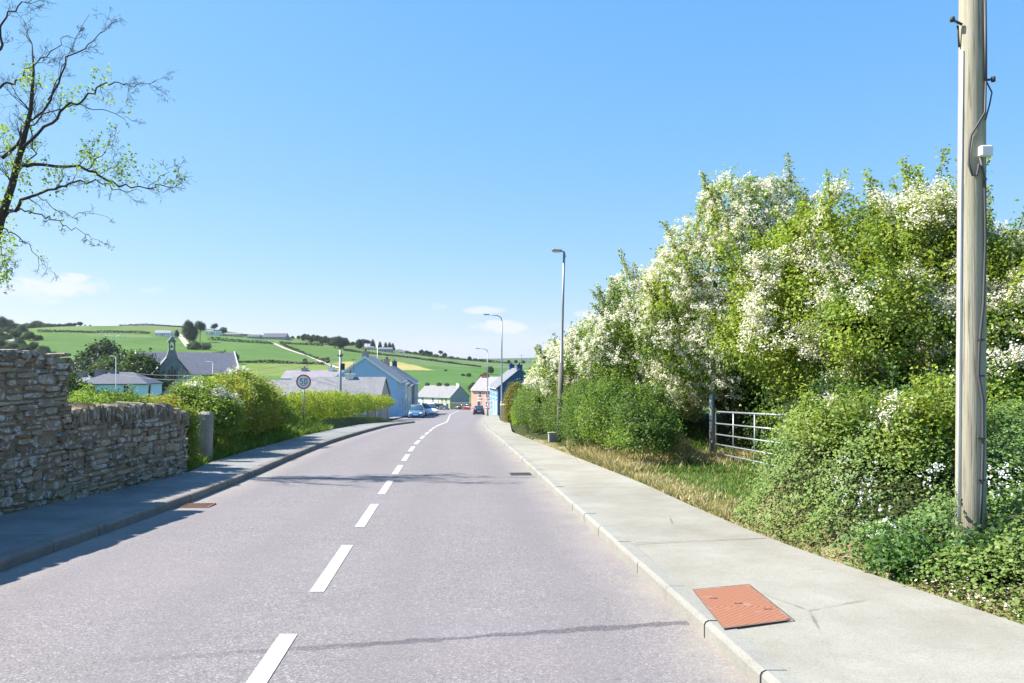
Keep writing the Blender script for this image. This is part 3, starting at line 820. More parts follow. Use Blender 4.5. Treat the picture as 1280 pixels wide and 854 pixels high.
b.tube([gpnt(1, .03), gpnt(1, Hg-.0), gpnt(.98, Hg)], .021, 10)
b.tube([gpnt(0, .03), gpnt(0, Hg-c), gpnt(.006, Hg-.03), gpnt(.03, Hg), gpnt(.5, Hg), gpnt(1, Hg)], .021, 10)
b.build('outer_frame', M['galv'], gr)
for h in (.05, .24, .44, .66, .90):
    b = MB(); b.tube([gpnt(0, h), gpnt(1, h)], .017, 8); b.build('rail', M['galv'], gr)
for u in (.30, .62): b = MB(); b.tube([gpnt(u, .05), gpnt(u, Hg-.01)], .016, 8); b.build('upright', M['galv'], gr)

# ------------------------------------------------------------------ speed sign
sx, sy = px2x(379.5, 30), 30.0
sg = empty('speed_sign', (sx, sy, row2z(534, 30)), R(3), label='round 50 speed limit sign on a grey post in the left verge', cat='road sign')
zc = row2z(477.3, 30)-sg.location.z
b = MB(); b.tube([(0, .04, 0), (0, .04, zc+.15)], .03, 12); b.build('post', M['galv'], sg)
def disc(bm_, r0, r1, y, dy, n=40):
    vs_ = []; fs = []
    for k in range(n):
        a = 2*math.pi*k/n
        for (r_, yy) in ((r0, y), (r1, y), (r1, y+dy), (r0, y+dy)): vs_.append((math.cos(a)*r_, yy, zc+math.sin(a)*r_))
    for k in range(n):
        j = (k+1) % n
        for q in range(4): fs.append((k*4+q, j*4+q, j*4+(q+1) % 4, k*4+(q+1) % 4))
    bm_.add(vs_, fs)
b = MB(); disc(b, .001, .272, -.004, .02); b.build('sign_face', M['signwhite'], sg)
b = MB(); disc(b, .236, .285, -.010, .022); b.build('red_ring', M['redsign'], sg)
b = MB(); disc(b, .001, .28, .020, .006); b.build('backplate', M['galv'], sg)
def stroke(bm_, pts, w_):
    for (a, c_) in zip(pts[:-1], pts[1:]):
        a, c_ = Vector(a), Vector(c_); d_ = (c_-a).normalized(); n_ = Vector((-d_.y, d_.x))*w_/2; a2 = a-d_*w_*.5; c2 = c_+d_*w_*.5
        q = [a2+n_, a2-n_, c2-n_, c2+n_]
        bm_.add([(p.x, -.0055, zc+p.y) for p in q]+[(p.x, -.0085, zc+p.y) for p in q], [(0, 1, 2, 3), (7, 6, 5, 4)]+[(i, i+4, (i+1) % 4+4, (i+1) % 4) for i in range(4)])
b = MB(); stroke(b, [(-.03, .115), (-.115, .115), (-.118, .03)], .026); stroke(b, [(-.118, .03), (-.06, .035), (-.03, .0), (-.03, -.05), (-.06, -.09), (-.118, -.08)], .026); b.build('digit_five', M['signblack'], sg)
b = MB(); stroke(b, [(.045, .10), (.045, -.07), (.065, -.092), (.11, -.092), (.13, -.07), (.13, .10), (.11, .118), (.065, .118), (.045, .10)], .026); b.build('digit_zero', M['signblack'], sg)
b = MB()   # small km/h line
x0 = -.085
stroke(b, [(x0, -.125), (x0, -.17)], .009); stroke(b, [(x0+.025, -.14), (x0+.004, -.155), (x0+.026, -.17)], .008)
x0 = -.045; stroke(b, [(x0, -.17), (x0, -.14), (x0+.022, -.14), (x0+.022, -.17)], .008); stroke(b, [(x0+.022, -.14), (x0+.044, -.14), (x0+.044, -.17)], .008)
stroke(b, [(.012, -.172), (.032, -.125)], .008); x0 = .048; stroke(b, [(x0, -.125), (x0, -.17)], .009); stroke(b, [(x0, -.14), (x0+.025, -.143), (x0+.025, -.17)], .008)
b.build('unit_lettering', M['signblack'], sg)

# ------------------------------------------------------------------ vegetation tools
def noise3(P, f, seed=0):
    """cheap smooth pseudo noise -1..1"""
    r_ = np.random.default_rng(seed); s = np.zeros(len(P))
    for k in range(5):
        d = r_.normal(size=3); d /= np.linalg.norm(d); s += np.sin(P @ d * f * (1+.35*k) + r_.uniform(0, 6.28))
    return s/2.6
def crown(ells, n, seed=0, rough=.16, inner=.12):
    """cluster centres + outward normals on the shell of a union of ellipsoids"""
    E = np.array(ells); area = (E[:, 3]*E[:, 4]+E[:, 4]*E[:, 5]+E[:, 3]*E[:, 5])
    k = rng.choice(len(E), int(n*1.6), p=area/area.sum())
    d = unit(rng.normal(size=(len(k), 3))); c = E[k, :3]; r_ = E[k, 3:6]
    lump = 1 + rough*noise3(c+d*r_, 2.2/np.mean(r_), seed+1) + rough*.6*noise3(c+d*r_, 6/np.mean(r_), seed+2)
    rad = (1-np.abs(rng.normal(size=len(k)))*inner)*lump
    P = c+d*r_*rad[:, None]; N = unit(d/r_)
    ins = np.zeros(len(P), bool)
    for i in range(len(E)):
        q = ((P-E[i, :3])/E[i, 3:6]); ins |= (np.sum(q*q, 1) < .62) & (k != i)
    P, N = P[~ins], N[~ins]
    return P[:n], N[:n]
def spread(P, N, m, sig, flat=.6):
    n = len(P); p = np.repeat(P, m, 0)+rng.normal(size=(n*m, 3))*sig*np.array([1, 1, flat])
    nn = unit(np.repeat(N, m, 0)*.5+rng.normal(size=(n*m, 3))*.55+np.array([0, 0, .35]))
    return p, nn
LIME = [(.25, .34, .05), (.31, .39, .06), (.19, .29, .045), (.36, .40, .09)]
MIDG = [(.14, .23, .045), (.19, .29, .05), (.10, .18, .035), (.25, .32, .07)]
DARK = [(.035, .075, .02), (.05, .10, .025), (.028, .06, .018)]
IVYC = [(.08, .155, .035), (.12, .21, .045), (.05, .11, .03), (.17, .26, .06)]
PETAL = [(.82, .78, .66), (.76, .71, .56), (.85, .83, .74)]
def limbs(base, targets, r0, n_lv=5, seed=0):
    b = MB(); rr = random.Random(seed)
    base = Vector(base)
    for tg in targets:
        tg = Vector(tg); L = (tg-base).length; pts = []; rad = []
        for i in range(n_lv+1):
            u = i/n_lv; p = base.lerp(tg, u) + Vector((rr.uniform(-1, 1), rr.uniform(-1, 1), rr.uniform(-.5, .5)))*L*.045*(0 if i in (0, n_lv) else 1)
            p.z += L*.10*math.sin(u*math.pi); pts.append(p); rad.append(max(.006, r0*(1-u)**1.1+.008))
        b.tube(pts, rad, 6)
    return b
def bush(name, ells, label, cat, pal, n, m=26, leaf=.075, sig=.16, seed=0, bloom=0, bloom_n=26, bloom_seed=None, group=None, base=None, r0=.07,
         weights=None, rough=.16, sprigs=0, material='leaf', inner=.16, bloom_thr=.1, nlimb=16, flat=.6, aspect=.62, fill=.0, pal2=None, sl=.55, stems=False, bsig=.029):
    global rng
    rng = np.random.default_rng(seed+1000)
    E = np.array(ells, float)
    if base is None:
        bx, by = E[:, 0].mean(), E[:, 1].mean(); base = (bx, by, gz(bx, by))
    root = empty(name, base, label=label, cat=cat, group=group)
    E[:, 0] -= base[0]; E[:, 1] -= base[1]; E[:, 2] -= base[2]
    P, N = crown(E, n, seed, rough, inner)
    keep = P[:, 2] > .02; P, N = P[keep], N[keep]
    tg = P[rng.choice(len(P), min(nlimb, len(P)), replace=False)]
    tg = [tuple(v*.93) for v in tg]
    if stems:
        b = MB()
        bs_ = sorted([(tv[1], tv[0]) for tv in tg]); b.tube([(x_, y_, gz(x_+base[0], y_+base[1])-base[2]-.08) for y_, x_ in bs_], r0*1.3, 5)
        for tv in tg: z0_ = gz(tv[0]+base[0], tv[1]+base[1])-base[2]; b.tube([(tv[0]*1, tv[1], z0_-.05), ((tv[0]+.05), tv[1]+.04, (z0_+tv[2])/2), tv], [r0, r0*.7, .006], 5)
    else: b = limbs((0, 0, -.1), tg, r0, seed=seed)
    # side twigs that poke out of the outline, carrying leaves
    SP = []
    if sprigs:
        cand = np.nonzero((N[:, 2] > .25))[0]; ch = rng.choice(cand, min(sprigs, len(cand)), replace=False)
        for k in ch:
            d = Vector(N[k])*.5+Vector((rng.normal()*.25, rng.normal()*.25, .85)); d.normalize(); L = rng.uniform(.35, 1.5)*sl
            p0 = Vector(P[k])-d*.3; pts = [p0+d*(L+.3)*u+Vector((rng.normal(), rng.normal(), 0))*.03*u for u in (0, .33, .66, 1)]
            b.tube(pts, [.012, .009, .006, .003], 4)
            for u in np.linspace(.35, 1, int(6+L*14)): SP.append(tuple(p0+d*(L+.3)*u))
    b.build('branches', M['bark'], root)
    lp, ln = spread(P, N, m, sig, flat)
    ok = lp[:, 2] > .0; lp, ln = lp[ok], ln[ok]
    if len(SP):
        sp, sn = spread(np.array(SP), np.tile([[0, 0, 1.]], (len(SP), 1)), 7, .045); lp = np.concatenate([lp, sp]); ln = np.concatenate([ln, sn])
    cols = mixcol(len(lp), pal, weights)
    if pal2 is not None:
        f = sst((noise3(lp, 1.1, seed+9)+.2)*1.4)[:, None]; cols = cols*(1-f)+mixcol(len(lp), pal2)*f
    cols *= (1+.14*noise3(lp, 3.0, seed+5))[:, None]
    leaves('crown', lp, ln, rng.uniform(.65, 1.25, len(lp))*leaf, M[material], np.clip(cols, .004, 1), root, aspect)
    if bloom > 0:
        f = noise3(P, 2.4, (bloom_seed or seed)+3)+.45*noise3(P, 7, seed+4)+N[:, 2]*.35
        th = np.quantile(f, 1-bloom); sel = f > th
        BP, BN = P[sel]+N[sel]*sig*.9+[0, 0, .03], N[sel]
        # sprays: short rows of flower heads
        d = unit(np.cross(BN, rng.normal(size=BN.shape)))
        k = 5; off = np.linspace(-1, 1, k)[None, :, None]*d[:, None, :]*rng.uniform(.10, .26, (len(BP), 1, 1))
        HP = (BP[:, None, :]+off+rng.normal(size=(len(BP), k, 3))*.03).reshape(-1, 3); HN = np.repeat(BN, k, 0)
        if len(SP) and bloom > .25:
            s_ = np.array(SP); s_ = s_[rng.random(len(s_)) < .75]; HP = np.concatenate([HP, s_]); HN = np.concatenate([HN, np.tile([[0, 0, 1.]], (len(s_), 1))])
        per = max(3, int(bloom_n/2.2))
        fp = np.repeat(HP, per, 0)+rng.normal(size=(len(HP)*per, 3))*bsig
        fn = unit(np.repeat(HN, per, 0)*.6+rng.normal(size=(len(fp), 3))*.5+np.array([0, 0, .5]))
        leaves('blossom', fp, fn, rng.uniform(.6, 1.2, len(fp))*leaf*.55, M['petal'], mixcol(len(fp), PETAL, jit=.05), root, .9, .1)
    return root
def EL(px, py, d, rx, ry, rz): return (px2x(px, d), d, row2z(py, d), rx, ry, rz)

# ---- hawthorns on the right
HG = 'hawthorns in white blossom along the right bank'
bush('hawthorn_tree', [EL(945, 292, 18, 1.25, 1.4, 1.35), EL(905, 345, 17.6, 1.35, 1.5, 1.3), EL(985, 330, 17.6, 1.2, 1.3, 1.3), EL(865, 405, 18.2, 1.3, 1.4, 1.2), EL(930, 420, 17.5, 1.7, 1.6, 1.2), EL(890, 465, 19, 1.3, 1.2, .9), EL(838, 365, 18.6, .6, .9, .75), EL(1030, 400, 18.6, 1.4, 1.3, 1.3)],
     'tallest hawthorn, heavy with white blossom, beside the far end of the field gate', 'hawthorn tree', MIDG, 2500, 24, .075, .14, 11, .58, 34, group=HG, base=(5.6, 18.3, gz(5.6, 18.3)), r0=.13, sprigs=110, rough=.22, sl=.52, pal2=LIME)
bush('hawthorn_tree', [EL(800, 420, 21.5, 1.2, 1.3, 1.25), EL(842, 440, 21, 1.2, 1.3, 1.2), EL(800, 378, 21.8, .75, .9, .75), EL(775, 462, 21.3, 1.0, 1.1, .8), EL(840, 492, 20.4, 1.0, .9, .8)],
     'cream white hawthorn between the tallest hawthorn and the one behind the nearest street lamp', 'hawthorn tree', MIDG, 1700, 22, .075, .15, 12, .58, 32, group=HG, base=(3.9, 21.8, gz(3.9, 21.8)), r0=.1, sprigs=50, rough=.23, sl=.65, pal2=LIME)
bush('hawthorn_tree', [EL(748, 448, 26, 1.25, 1.4, 1.15), EL(712, 462, 27.6, 1.0, 1.2, .95), EL(770, 432, 26.5, .9, 1.0, .9), EL(745, 490, 26.6, 1.2, 1.0, .6)],
     'rounded blossoming hawthorn directly behind the nearest street lamp', 'hawthorn tree', MIDG, 1500, 20, .085, .16, 13, .66, 30, group=HG, base=(3.4, 26.4, gz(3.4, 26.4)), r0=.09, sprigs=18, rough=.2, pal2=LIME)
bush('hawthorn_tree', [EL(696, 468, 34, 1.0, 1.4, .95), EL(676, 482, 35, .65, 1.1, .6), EL(706, 452, 34, .8, 1.0, .85), EL(695, 492, 32, 1.2, 1.4, .6)],
     'lowest and farthest blossoming hawthorn, its white branches reaching towards the golden conifer', 'hawthorn tree', MIDG, 1200, 18, .10, .18, 14, .72, 28, group=HG, base=(2.4, 34, gz(2.4, 34)), r0=.08, sprigs=8, rough=.22, pal2=LIME)
bush('hawthorn_tree', [EL(1060, 335, 13.6, 1.15, 1.2, 1.05), EL(1010, 375, 13.6, 1.15, 1.2, .95), EL(1100, 385, 13.2, 1.25, 1.2, 1.1), EL(985, 430, 13.8, 1.0, 1.1, .75), EL(1060, 450, 13.2, 1.4, 1.2, .95), EL(1010, 305, 14.2, .6, .7, .55)],
     'leafy yellow green hawthorn with scattered blossom overhanging the field gate', 'hawthorn tree', LIME, 2300, 26, .068, .13, 15, .15, 46, group=HG, bsig=.045, base=(6.2, 13.9, gz(6.2, 13.9)), r0=.12, sprigs=80, rough=.22, sl=.65, pal2=MIDG)
bush('hawthorn_tree', [EL(1150, 330, 12.4, .95, 1.0, .95), EL(1190, 350, 12.2, .9, 1.0, .85), EL(1130, 410, 12, 1.2, 1.1, 1.0), EL(1190, 440, 11.8, 1.3, 1.1, 1.0), EL(1165, 290, 12.8, .7, .8, .5)],
     'leafy hawthorn with sparse white clusters directly behind the wooden utility pole', 'hawthorn tree', LIME, 2200, 26, .065, .125, 16, .13, 46, group=HG, bsig=.045, base=(7.0, 12.3, gz(7.0, 12.3)), r0=.11, sprigs=80, rough=.24, sl=.7, pal2=MIDG)
bush('hawthorn_tree', [EL(1262, 420, 11.2, .9, 1.0, .85), EL(1310, 400, 11.3, 1.1, 1.1, 1.0), EL(1270, 478, 11, 1.1, 1.0, .8), EL(1295, 345, 12, .65, .8, .5)],
     'hawthorn with big white clusters at the right edge, beyond the wooden utility pole', 'hawthorn tree', MIDG, 1500, 24, .065, .12, 17, .30, 50, group=HG, bsig=.048, base=(8.3, 11.4, gz(8.3, 11.4)), r0=.1, sprigs=16, rough=.2, pal2=LIME)
# undergrowth behind gate and pole, its shade put into dark leaf colours
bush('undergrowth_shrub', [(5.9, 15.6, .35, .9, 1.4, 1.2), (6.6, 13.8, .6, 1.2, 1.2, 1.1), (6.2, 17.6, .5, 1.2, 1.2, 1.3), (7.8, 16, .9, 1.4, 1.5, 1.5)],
     'shrub added behind the field gate to block light, leaves coloured dark', 'shrub', DARK, 1500, 22, .08, .15, 18, pal2=MIDG, r0=.05)  # added to fill the gateway with dark leaves and stop light coming through
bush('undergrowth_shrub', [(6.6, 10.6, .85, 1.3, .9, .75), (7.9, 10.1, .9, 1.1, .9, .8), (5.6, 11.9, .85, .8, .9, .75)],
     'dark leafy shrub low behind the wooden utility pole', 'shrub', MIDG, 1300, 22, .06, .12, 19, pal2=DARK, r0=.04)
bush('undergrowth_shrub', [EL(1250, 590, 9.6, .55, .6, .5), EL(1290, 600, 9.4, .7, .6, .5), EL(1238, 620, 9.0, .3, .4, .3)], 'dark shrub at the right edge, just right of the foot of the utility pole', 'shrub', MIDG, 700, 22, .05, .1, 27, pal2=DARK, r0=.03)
bush('undergrowth_shrub', [(5.4, 9.9, .72, .9, .7, .36), (5.0, 10.9, .70, .6, .7, .34), (6.3, 9.4, .78, .8, .6, .34)],
     'low sunlit yellow green shrub on the ivy bank, left of the wooden utility pole', 'shrub', LIME, 1100, 24, .055, .11, 20, .05, 26, pal2=IVYC, r0=.03, sprigs=24)
bush('gorse_bush', [(4.75, 12.3, .55, .38, .4, .5), (4.95, 13.0, .6, .36, .4, .5), (4.5, 11.6, .6, .3, .35, .3)],
     'small grey green spiny bush beside the hidden end of the field gate', 'bush', [(.10, .15, .07), (.075, .125, .05), (.15, .15, .08)], 420, 30, .05, .09, 21, aspect=.2, r0=.03)

# ---- clipped hedge with the shrub at its near end
def edge_ell(y, off, h, rx, ry, rz): return (float(path_r(y))+off, y, gz(float(path_r(y))+off, y)*0+float(RZ(y))+.1+h, rx, ry, rz)
hd = [edge_ell(y, .95+.45*float(sst((y-20)/3)*sst((31-y)/4))+.25*((i*7) % 3-1)*.3, .85+.08*math.sin(i*2.1), .72, 1.25, .95) for i, y in enumerate(np.arange(19.8, 38.5, 1.5))]
bush('roadside_hedge', hd, 'long mid green clipped hedge along the right pavement, under the hawthorns', 'hedge', [(.075, .15, .035), (.10, .18, .04), (.055, .115, .03)], 5200, 16, .06, .10, 22,
     base=(1.2, 30, gz(1.2, 30)), rough=.09, nlimb=30, r0=.02, stems=True, inner=.08, pal2=[(.11, .19, .04), (.15, .20, .05)])
bush('elder_shrub', [edge_ell(16.1, 1.0, .55, .62, .8, .68), edge_ell(16.9, 1.3, .85, .6, .8, .7), edge_ell(17.9, 1.0, .8, .75, 1.0, .92), edge_ell(18.9, 1.0, .8, .7, .9, .9)],
     'rounded shrub with fresh leaves closing the near end of the clipped hedge', 'shrub', [(.075, .15, .035), (.10, .18, .04), (.055, .115, .03)], 1900, 24, .058, .12, 23, rough=.2, r0=.04, pal2=MIDG, sprigs=30, sl=.35)
bush('golden_conifer', [(px2x(646, 46), 46, row2z(502, 46), .66, .62, 1.12), (px2x(646, 46), 46, row2z(520, 46), .72, .66, .95)],
     'dense golden conifer rising beside the clipped hedge', 'conifer', [(.20, .20, .03), (.26, .22, .03), (.12, .14, .02)], 1300, 22, .075, .09, 24, material='needle', rough=.06, inner=.06, aspect=.35, flat=1.4)
bush('privet_bush', [edge_ell(42.6, .62, .55, .5, .9, .7), edge_ell(41.2, .62, .55, .5, .9, .7), edge_ell(39.8, .66, .55, .5, .8, .7)],
     'bright lime green bush at the far end of the clipped hedge', 'bush', [(.20, .34, .02), (.25, .36, .04)], 600, 22, .07, .09, 25, rough=.1)
def on_bank(px, d, up, rx, ry, rz): x = px2x(px, d); return (x, d, gz(x, d)+up, rx, ry, rz)
BR = 'bramble and nettle clumps growing out of the ivy bank'
bush('bramble_bush', [on_bank(1040, 8.6, .16, .35, .3, .22), on_bank(1075, 8.3, .18, .35, .3, .28), on_bank(1020, 9.2, .14, .3, .3, .22), on_bank(1105, 8.6, .18, .3, .3, .26)],
     'loose yellow green bramble with arching canes at the middle of the ivy bank', 'bramble', LIME, 520, 20, .05, .10, 41, .03, 24, rough=.3, sprigs=50, sl=.28, r0=.012, group=BR, pal2=IVYC)
bush('bramble_bush', [on_bank(1150, 7.9, .32, .32, .28, .3), on_bank(1180, 8.2, .35, .35, .3, .3), on_bank(1120, 8.0, .25, .25, .25, .22)],
     'bright bramble clump on the ivy bank just left of the utility pole', 'bramble', LIME, 460, 20, .05, .10, 42, .03, 24, rough=.3, sprigs=40, sl=.28, r0=.012, group=BR, pal2=MIDG)
bush('nettle_clump', [on_bank(1130, 6.35, .10, .22, .14, .2), on_bank(1105, 6.6, .12, .2, .15, .2), on_bank(1165, 6.3, .12, .2, .15, .2)],
     'broad leaved weeds low on the ivy bank, left of the foot of the utility pole', 'weeds', [(.10, .21, .06), (.14, .26, .07), (.08, .17, .05)], 70, 12, .05, .05, 43, rough=.3, sprigs=14, sl=.15, r0=.006, group=BR)
bush('nettle_clump', [on_bank(1235, 6.0, .12, .2, .15, .22), on_bank(1268, 5.9, .10, .2, .15, .2)],
     'broad leaved weeds low on the bank, right of the foot of the utility pole', 'weeds', [(.10, .21, .06), (.14, .26, .07), (.08, .17, .05)], 60, 12, .05, .05, 44, rough=.3, sprigs=12, sl=.15, r0=.006, group=BR)
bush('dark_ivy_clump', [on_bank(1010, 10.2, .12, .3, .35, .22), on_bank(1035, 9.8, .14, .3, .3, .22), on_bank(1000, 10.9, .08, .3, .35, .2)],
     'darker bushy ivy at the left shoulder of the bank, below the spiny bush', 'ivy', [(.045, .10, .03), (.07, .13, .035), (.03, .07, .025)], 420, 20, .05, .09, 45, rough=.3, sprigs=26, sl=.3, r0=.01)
# more trees behind to close the view over the bank
bush('ash_tree', [(10.5, 19, 2.6, 2.4, 2.2, 2.0), (9.2, 23, 2.0, 2.4, 2.6, 2.2), (13, 16, 2.3, 2.2, 2.2, 2.0)],
     'darker leafy tree standing in the field behind the hawthorns', 'tree', MIDG, 1500, 20, .12, .24, 26, r0=.14, sprigs=20)

# ---- ivy on the near bank: real leaves lying on the modelled slope
def scatter(n, x0, x1, y0, y1, dens):
    x = rng.uniform(x0, x1, n); y = rng.uniform(y0, y1, n); k = rng.random(n) < dens(x, y); x, y = x[k], y[k]
    e = .06; z = ground(x, y); dx = (ground(x+e, y)-ground(x-e, y))/(2*e); dy = (ground(x, y+e)-ground(x, y-e))/(2*e)
    # correct for slope area
    return np.stack([x, y, z], 1), unit(np.stack([-dx, -dy, np.ones(len(x))], 1))
rng = np.random.default_rng(99)
def ivy_d(x, y):
    s = x-foot_r(y); return np.where((s > .05) & (s < 3.2) & (y < 13.6), 1.0, 0)*np.clip(.35+s*1.5, 0, 1)
P, N = scatter(250000, 2.3, 7.6, 3.4, 13.7, ivy_d)
d_ = np.maximum(.0, (P[:, 0]-foot_r(P[:, 1])))
lump = .09+.24*np.clip(d_*1.2, 0, 1)*np.clip(1+1.5*noise3(P, 2.9, 5), .0, 3)+.08*noise3(P, 7, 6)
keep_ = rng.random(len(P)) < np.clip(1.15+.9*noise3(P, 4.2, 15), .25, 1); P, N, lump = P[keep_], N[keep_], lump[keep_]
P2 = P+N*(rng.random(len(P))[:, None]**.6)*lump[:, None]
N2 = unit(N*.8+rng.normal(size=N.shape)*.42+np.array([-.1, -.15, .25]))
cols = mixcol(len(P2), IVYC); f = sst(noise3(P2, 1.4, 8)+.3)[:, None]; cols = cols*(1-f)+mixcol(len(P2), [(.14, .21, .04), (.19, .24, .06), (.10, .17, .03)])*f
iv = leaves('ivy', P2, N2, rng.uniform(.018, .044, len(P2)), M['ivy'], np.clip(cols, .004, 1), None, .85, .1)
tag(iv, 'thick trailing ivy smothering the roadside bank at the foot of the utility pole', 'ivy')
# bramble blossom on the ivy bank
bb = []
for (px, py, d) in ((1052, 585, 7.9), (1058, 598, 7.7), (1085, 592, 7.6), (1092, 602, 7.5), (1080, 612, 7.4), (1105, 640, 7.0), (1098, 650, 6.9), (1165, 610, 7.3), (1160, 620, 7.2), (1045, 596, 7.8), (1240, 640, 6.9), (1258, 644, 6.9), (1265, 640, 7), (1238, 655, 6.8)):
    for k in range(7): bb.append((px2x(px, d)+rnd.gauss(0, .045), d+rnd.gauss(0, .05), row2z(py, d)+rnd.gauss(0, .04)))
bb = np.array(bb); gzz = ground(bb[:, 0], bb[:, 1]); bb[:, 2] = gzz+rng.uniform(.16, .40, len(bb))
fp = np.repeat(bb, 7, 0)+rng.normal(size=(len(bb)*7, 3))*.012; fn = unit(rng.normal(size=fp.shape)*.6+np.array([-.2, -.5, .8]))
o = leaves('bramble_blossom', fp, fn, rng.uniform(.013, .024, len(fp)), M['petal'], mixcol(len(fp), [(.85, .85, .83)], jit=.03), None, .95, .05)
tag(o, 'small white rose like blossoms dotted over the ivy bank', 'blossom', kind='stuff')

# ---- grasses and weeds
def blades(name, P, h, col, mat_, spread_=.5, wd=.012):
    n = len(P); d = unit(np.stack([rng.normal(size=n)*spread_, rng.normal(size=n)*spread_, np.ones(n)], 1)); s = unit(np.cross(d, rng.normal(size=(n, 3))))
    h = h.reshape(-1, 1); bend = unit(rng.normal(size=(n, 3))*np.array([1, 1, 0])+1e-6)*h*.3
    a = P-s*wd; b_ = P+s*wd; c = P+d*h*.6+bend*.35+s*wd*.7; e = P+d*h+bend
    V = np.stack([a, b_, c, e], 1).reshape(-1, 3); i = np.arange(n)[:, None]*4; Qs = np.concatenate([i, i+1, i+2, i+3], 1)
    return np_mesh(name, V, Qs, mat_, None, np.repeat(col, 4, 0))
STRAW = [(.44, .38, .21), (.52, .45, .28), (.34, .30, .15)]; GRN = [(.14, .23, .05), (.19, .28, .06), (.10, .18, .04)]
def gd(x, y):
    e = path_r(y); s = x-e; ent = (y > 9.4) & (y < 18.5) & (s > .1) & (s < 3.2) & (x-foot_r(y) < .25)
    ent2 = (y >= 13.6) & (y < 22) & (s > .15) & (s < 3.7)
    return np.where(ent | ent2, 1., 0)
P, N = scatter(150000, 1.5, 6, 9, 22, gd)
dry = (sst(noise3(P, .9, 3)-.45+.75*((P[:, 1] > 14.2) & (P[:, 0] > path_r(P[:, 1])+.5)))[:, None] > rng.random((len(P), 1)))[:, 0]
dry |= rng.random(len(P)) < np.clip(1.15-(P[:, 0]-path_r(P[:, 1]))*1.2, .03, .75)
c = np.where(dry[:, None], mixcol(len(P), STRAW), mixcol(len(P), GRN))
tag(blades('gateway_grass', P, rng.uniform(.025, .09, len(P))*(1+.5*dry)*np.where(P[:, 1] > 14.5, 2.0, 1), c, M['blade'], .5, .007), 'mixed dry and green grass in the gateway in front of the field gate', 'grass', kind='stuff')
def ve(x, y):
    s = x-path_r(y); return np.where((s > -.07) & (s < .42), np.clip(1.25-np.abs(s-.14)*3.2, 0, 1), 0)*np.where(y > 9, .45, 1)*np.clip(.55+.6*noise3(np.stack([x, y, x*0], 1), 3.1, 4), .05, 1)
P, N = scatter(200000, -.6, 4.6, 3.0, 30, ve)
dry = rng.random(len(P)) < .50+.25*noise3(P, 2.2, 12)
c = np.where(dry[:, None], mixcol(len(P), STRAW), mixcol(len(P), [(.20, .25, .06), (.26, .27, .07), (.13, .2, .05)]))
tag(blades('verge_grass', P, rng.uniform(.02, .075, len(P)), c, M['blade'], 1.0, .006), 'thin scruffy strip of dry grass along the back of the right pavement', 'grass', kind='stuff')
# daisies by the verge bottom right
P, N = scatter(1500, 3.2, 4.4, 5.0, 6.6, lambda x, y: ((x-foot_r(y) > .0) & (x-foot_r(y) < .5)).astype(float)*.55); P[:, 2] += .05+rng.random(len(P))*.07
tag(leaves('daisies', P, unit(rng.normal(size=P.shape)*.3+[0, -.2, 1]), rng.uniform(.014, .026, len(P)), M['petal'], mixcol(len(P), PETAL), None, .95, .02), 'tiny white daisies in the verge at the lower right', 'flowers', kind='stuff')

# ------------------------------------------------------------------ left side greenery
def LL(y, off, h, rx, ry, rz): x = float(path_l(y))-off; return (x, y, float(RZ(y))+.1+h, rx, ry, rz)
bush('elder_bush', [EL(243, 530, 18.1, .38, .6, .5), EL(238, 503, 18.6, .36, .6, .36), EL(262, 500, 18.9, .42, .6, .36), EL(275, 520, 18.6, .42, .6, .42), EL(250, 488, 19.4, .36, .5, .24)],
     'pale green elder with a white flower spray over the stone pier', 'bush', [(.19, .27, .05), (.14, .22, .04), (.24, .31, .07)], 1050, 22, .07, .11, 31, .03, 18, rough=.18, sprigs=14, r0=.04, sl=.18)
bush('ivy_curtain', [(-6.58, 15.3, .10, .2, .3, .62), (-6.85, 16.0, -.05, .2, .35, .5), (-6.62, 15.4, .45, .22, .3, .3)],
     'sunlit yellow green ivy hanging in the gap between the rubble wall and the stone pier', 'ivy', [(.20, .26, .04), (.15, .22, .03), (.25, .30, .08)], 620, 20, .045, .07, 32, rough=.15, r0=.02, aspect=.85)
bush('hedge_bush', [LL(20.3, 1.05, .8, .65, .85, .85), LL(21.6, 1.0, 1.0, .8, 1.1, .95), LL(23.2, 1.0, 1.1, .85, 1.1, .98), LL(24.8, .95, .95, .8, 1.0, .85), LL(26.2, .85, .65, .65, .8, .75), LL(22.4, 1.5, 1.35, .7, 1.0, .65)],
     'big overgrown hedge bush with yellow and orange new shoots, left of the speed sign', 'hedge', LIME+[(.30, .26, .06), (.34, .22, .07)], 3300, 20, .075, .12, 33, .012, 16, rough=.15, sprigs=40, r0=.06, pal2=MIDG, sl=.2)
hl = [LL(y, 1.0+.65*float(sst((52-y)/10)), .70+.08*math.sin(i*1.7)+.16*(y-28)/25, .72, 1.2, .80+.14*(y-28)/25) for i, y in enumerate(np.arange(28.3, 58.5, 1.6))]
bush('roadside_hedge', hl, 'long lime green hedge running from the speed sign to the blue gabled house', 'hedge', [(.26, .34, .035), (.33, .39, .05), (.19, .27, .035), (.38, .38, .08)], 4300, 16, .085, .13, 34,
     rough=.14, nlimb=30, r0=.02, stems=True, inner=.12, pal2=[(.17, .26, .04), (.23, .32, .04)], sprigs=24, sl=.2)
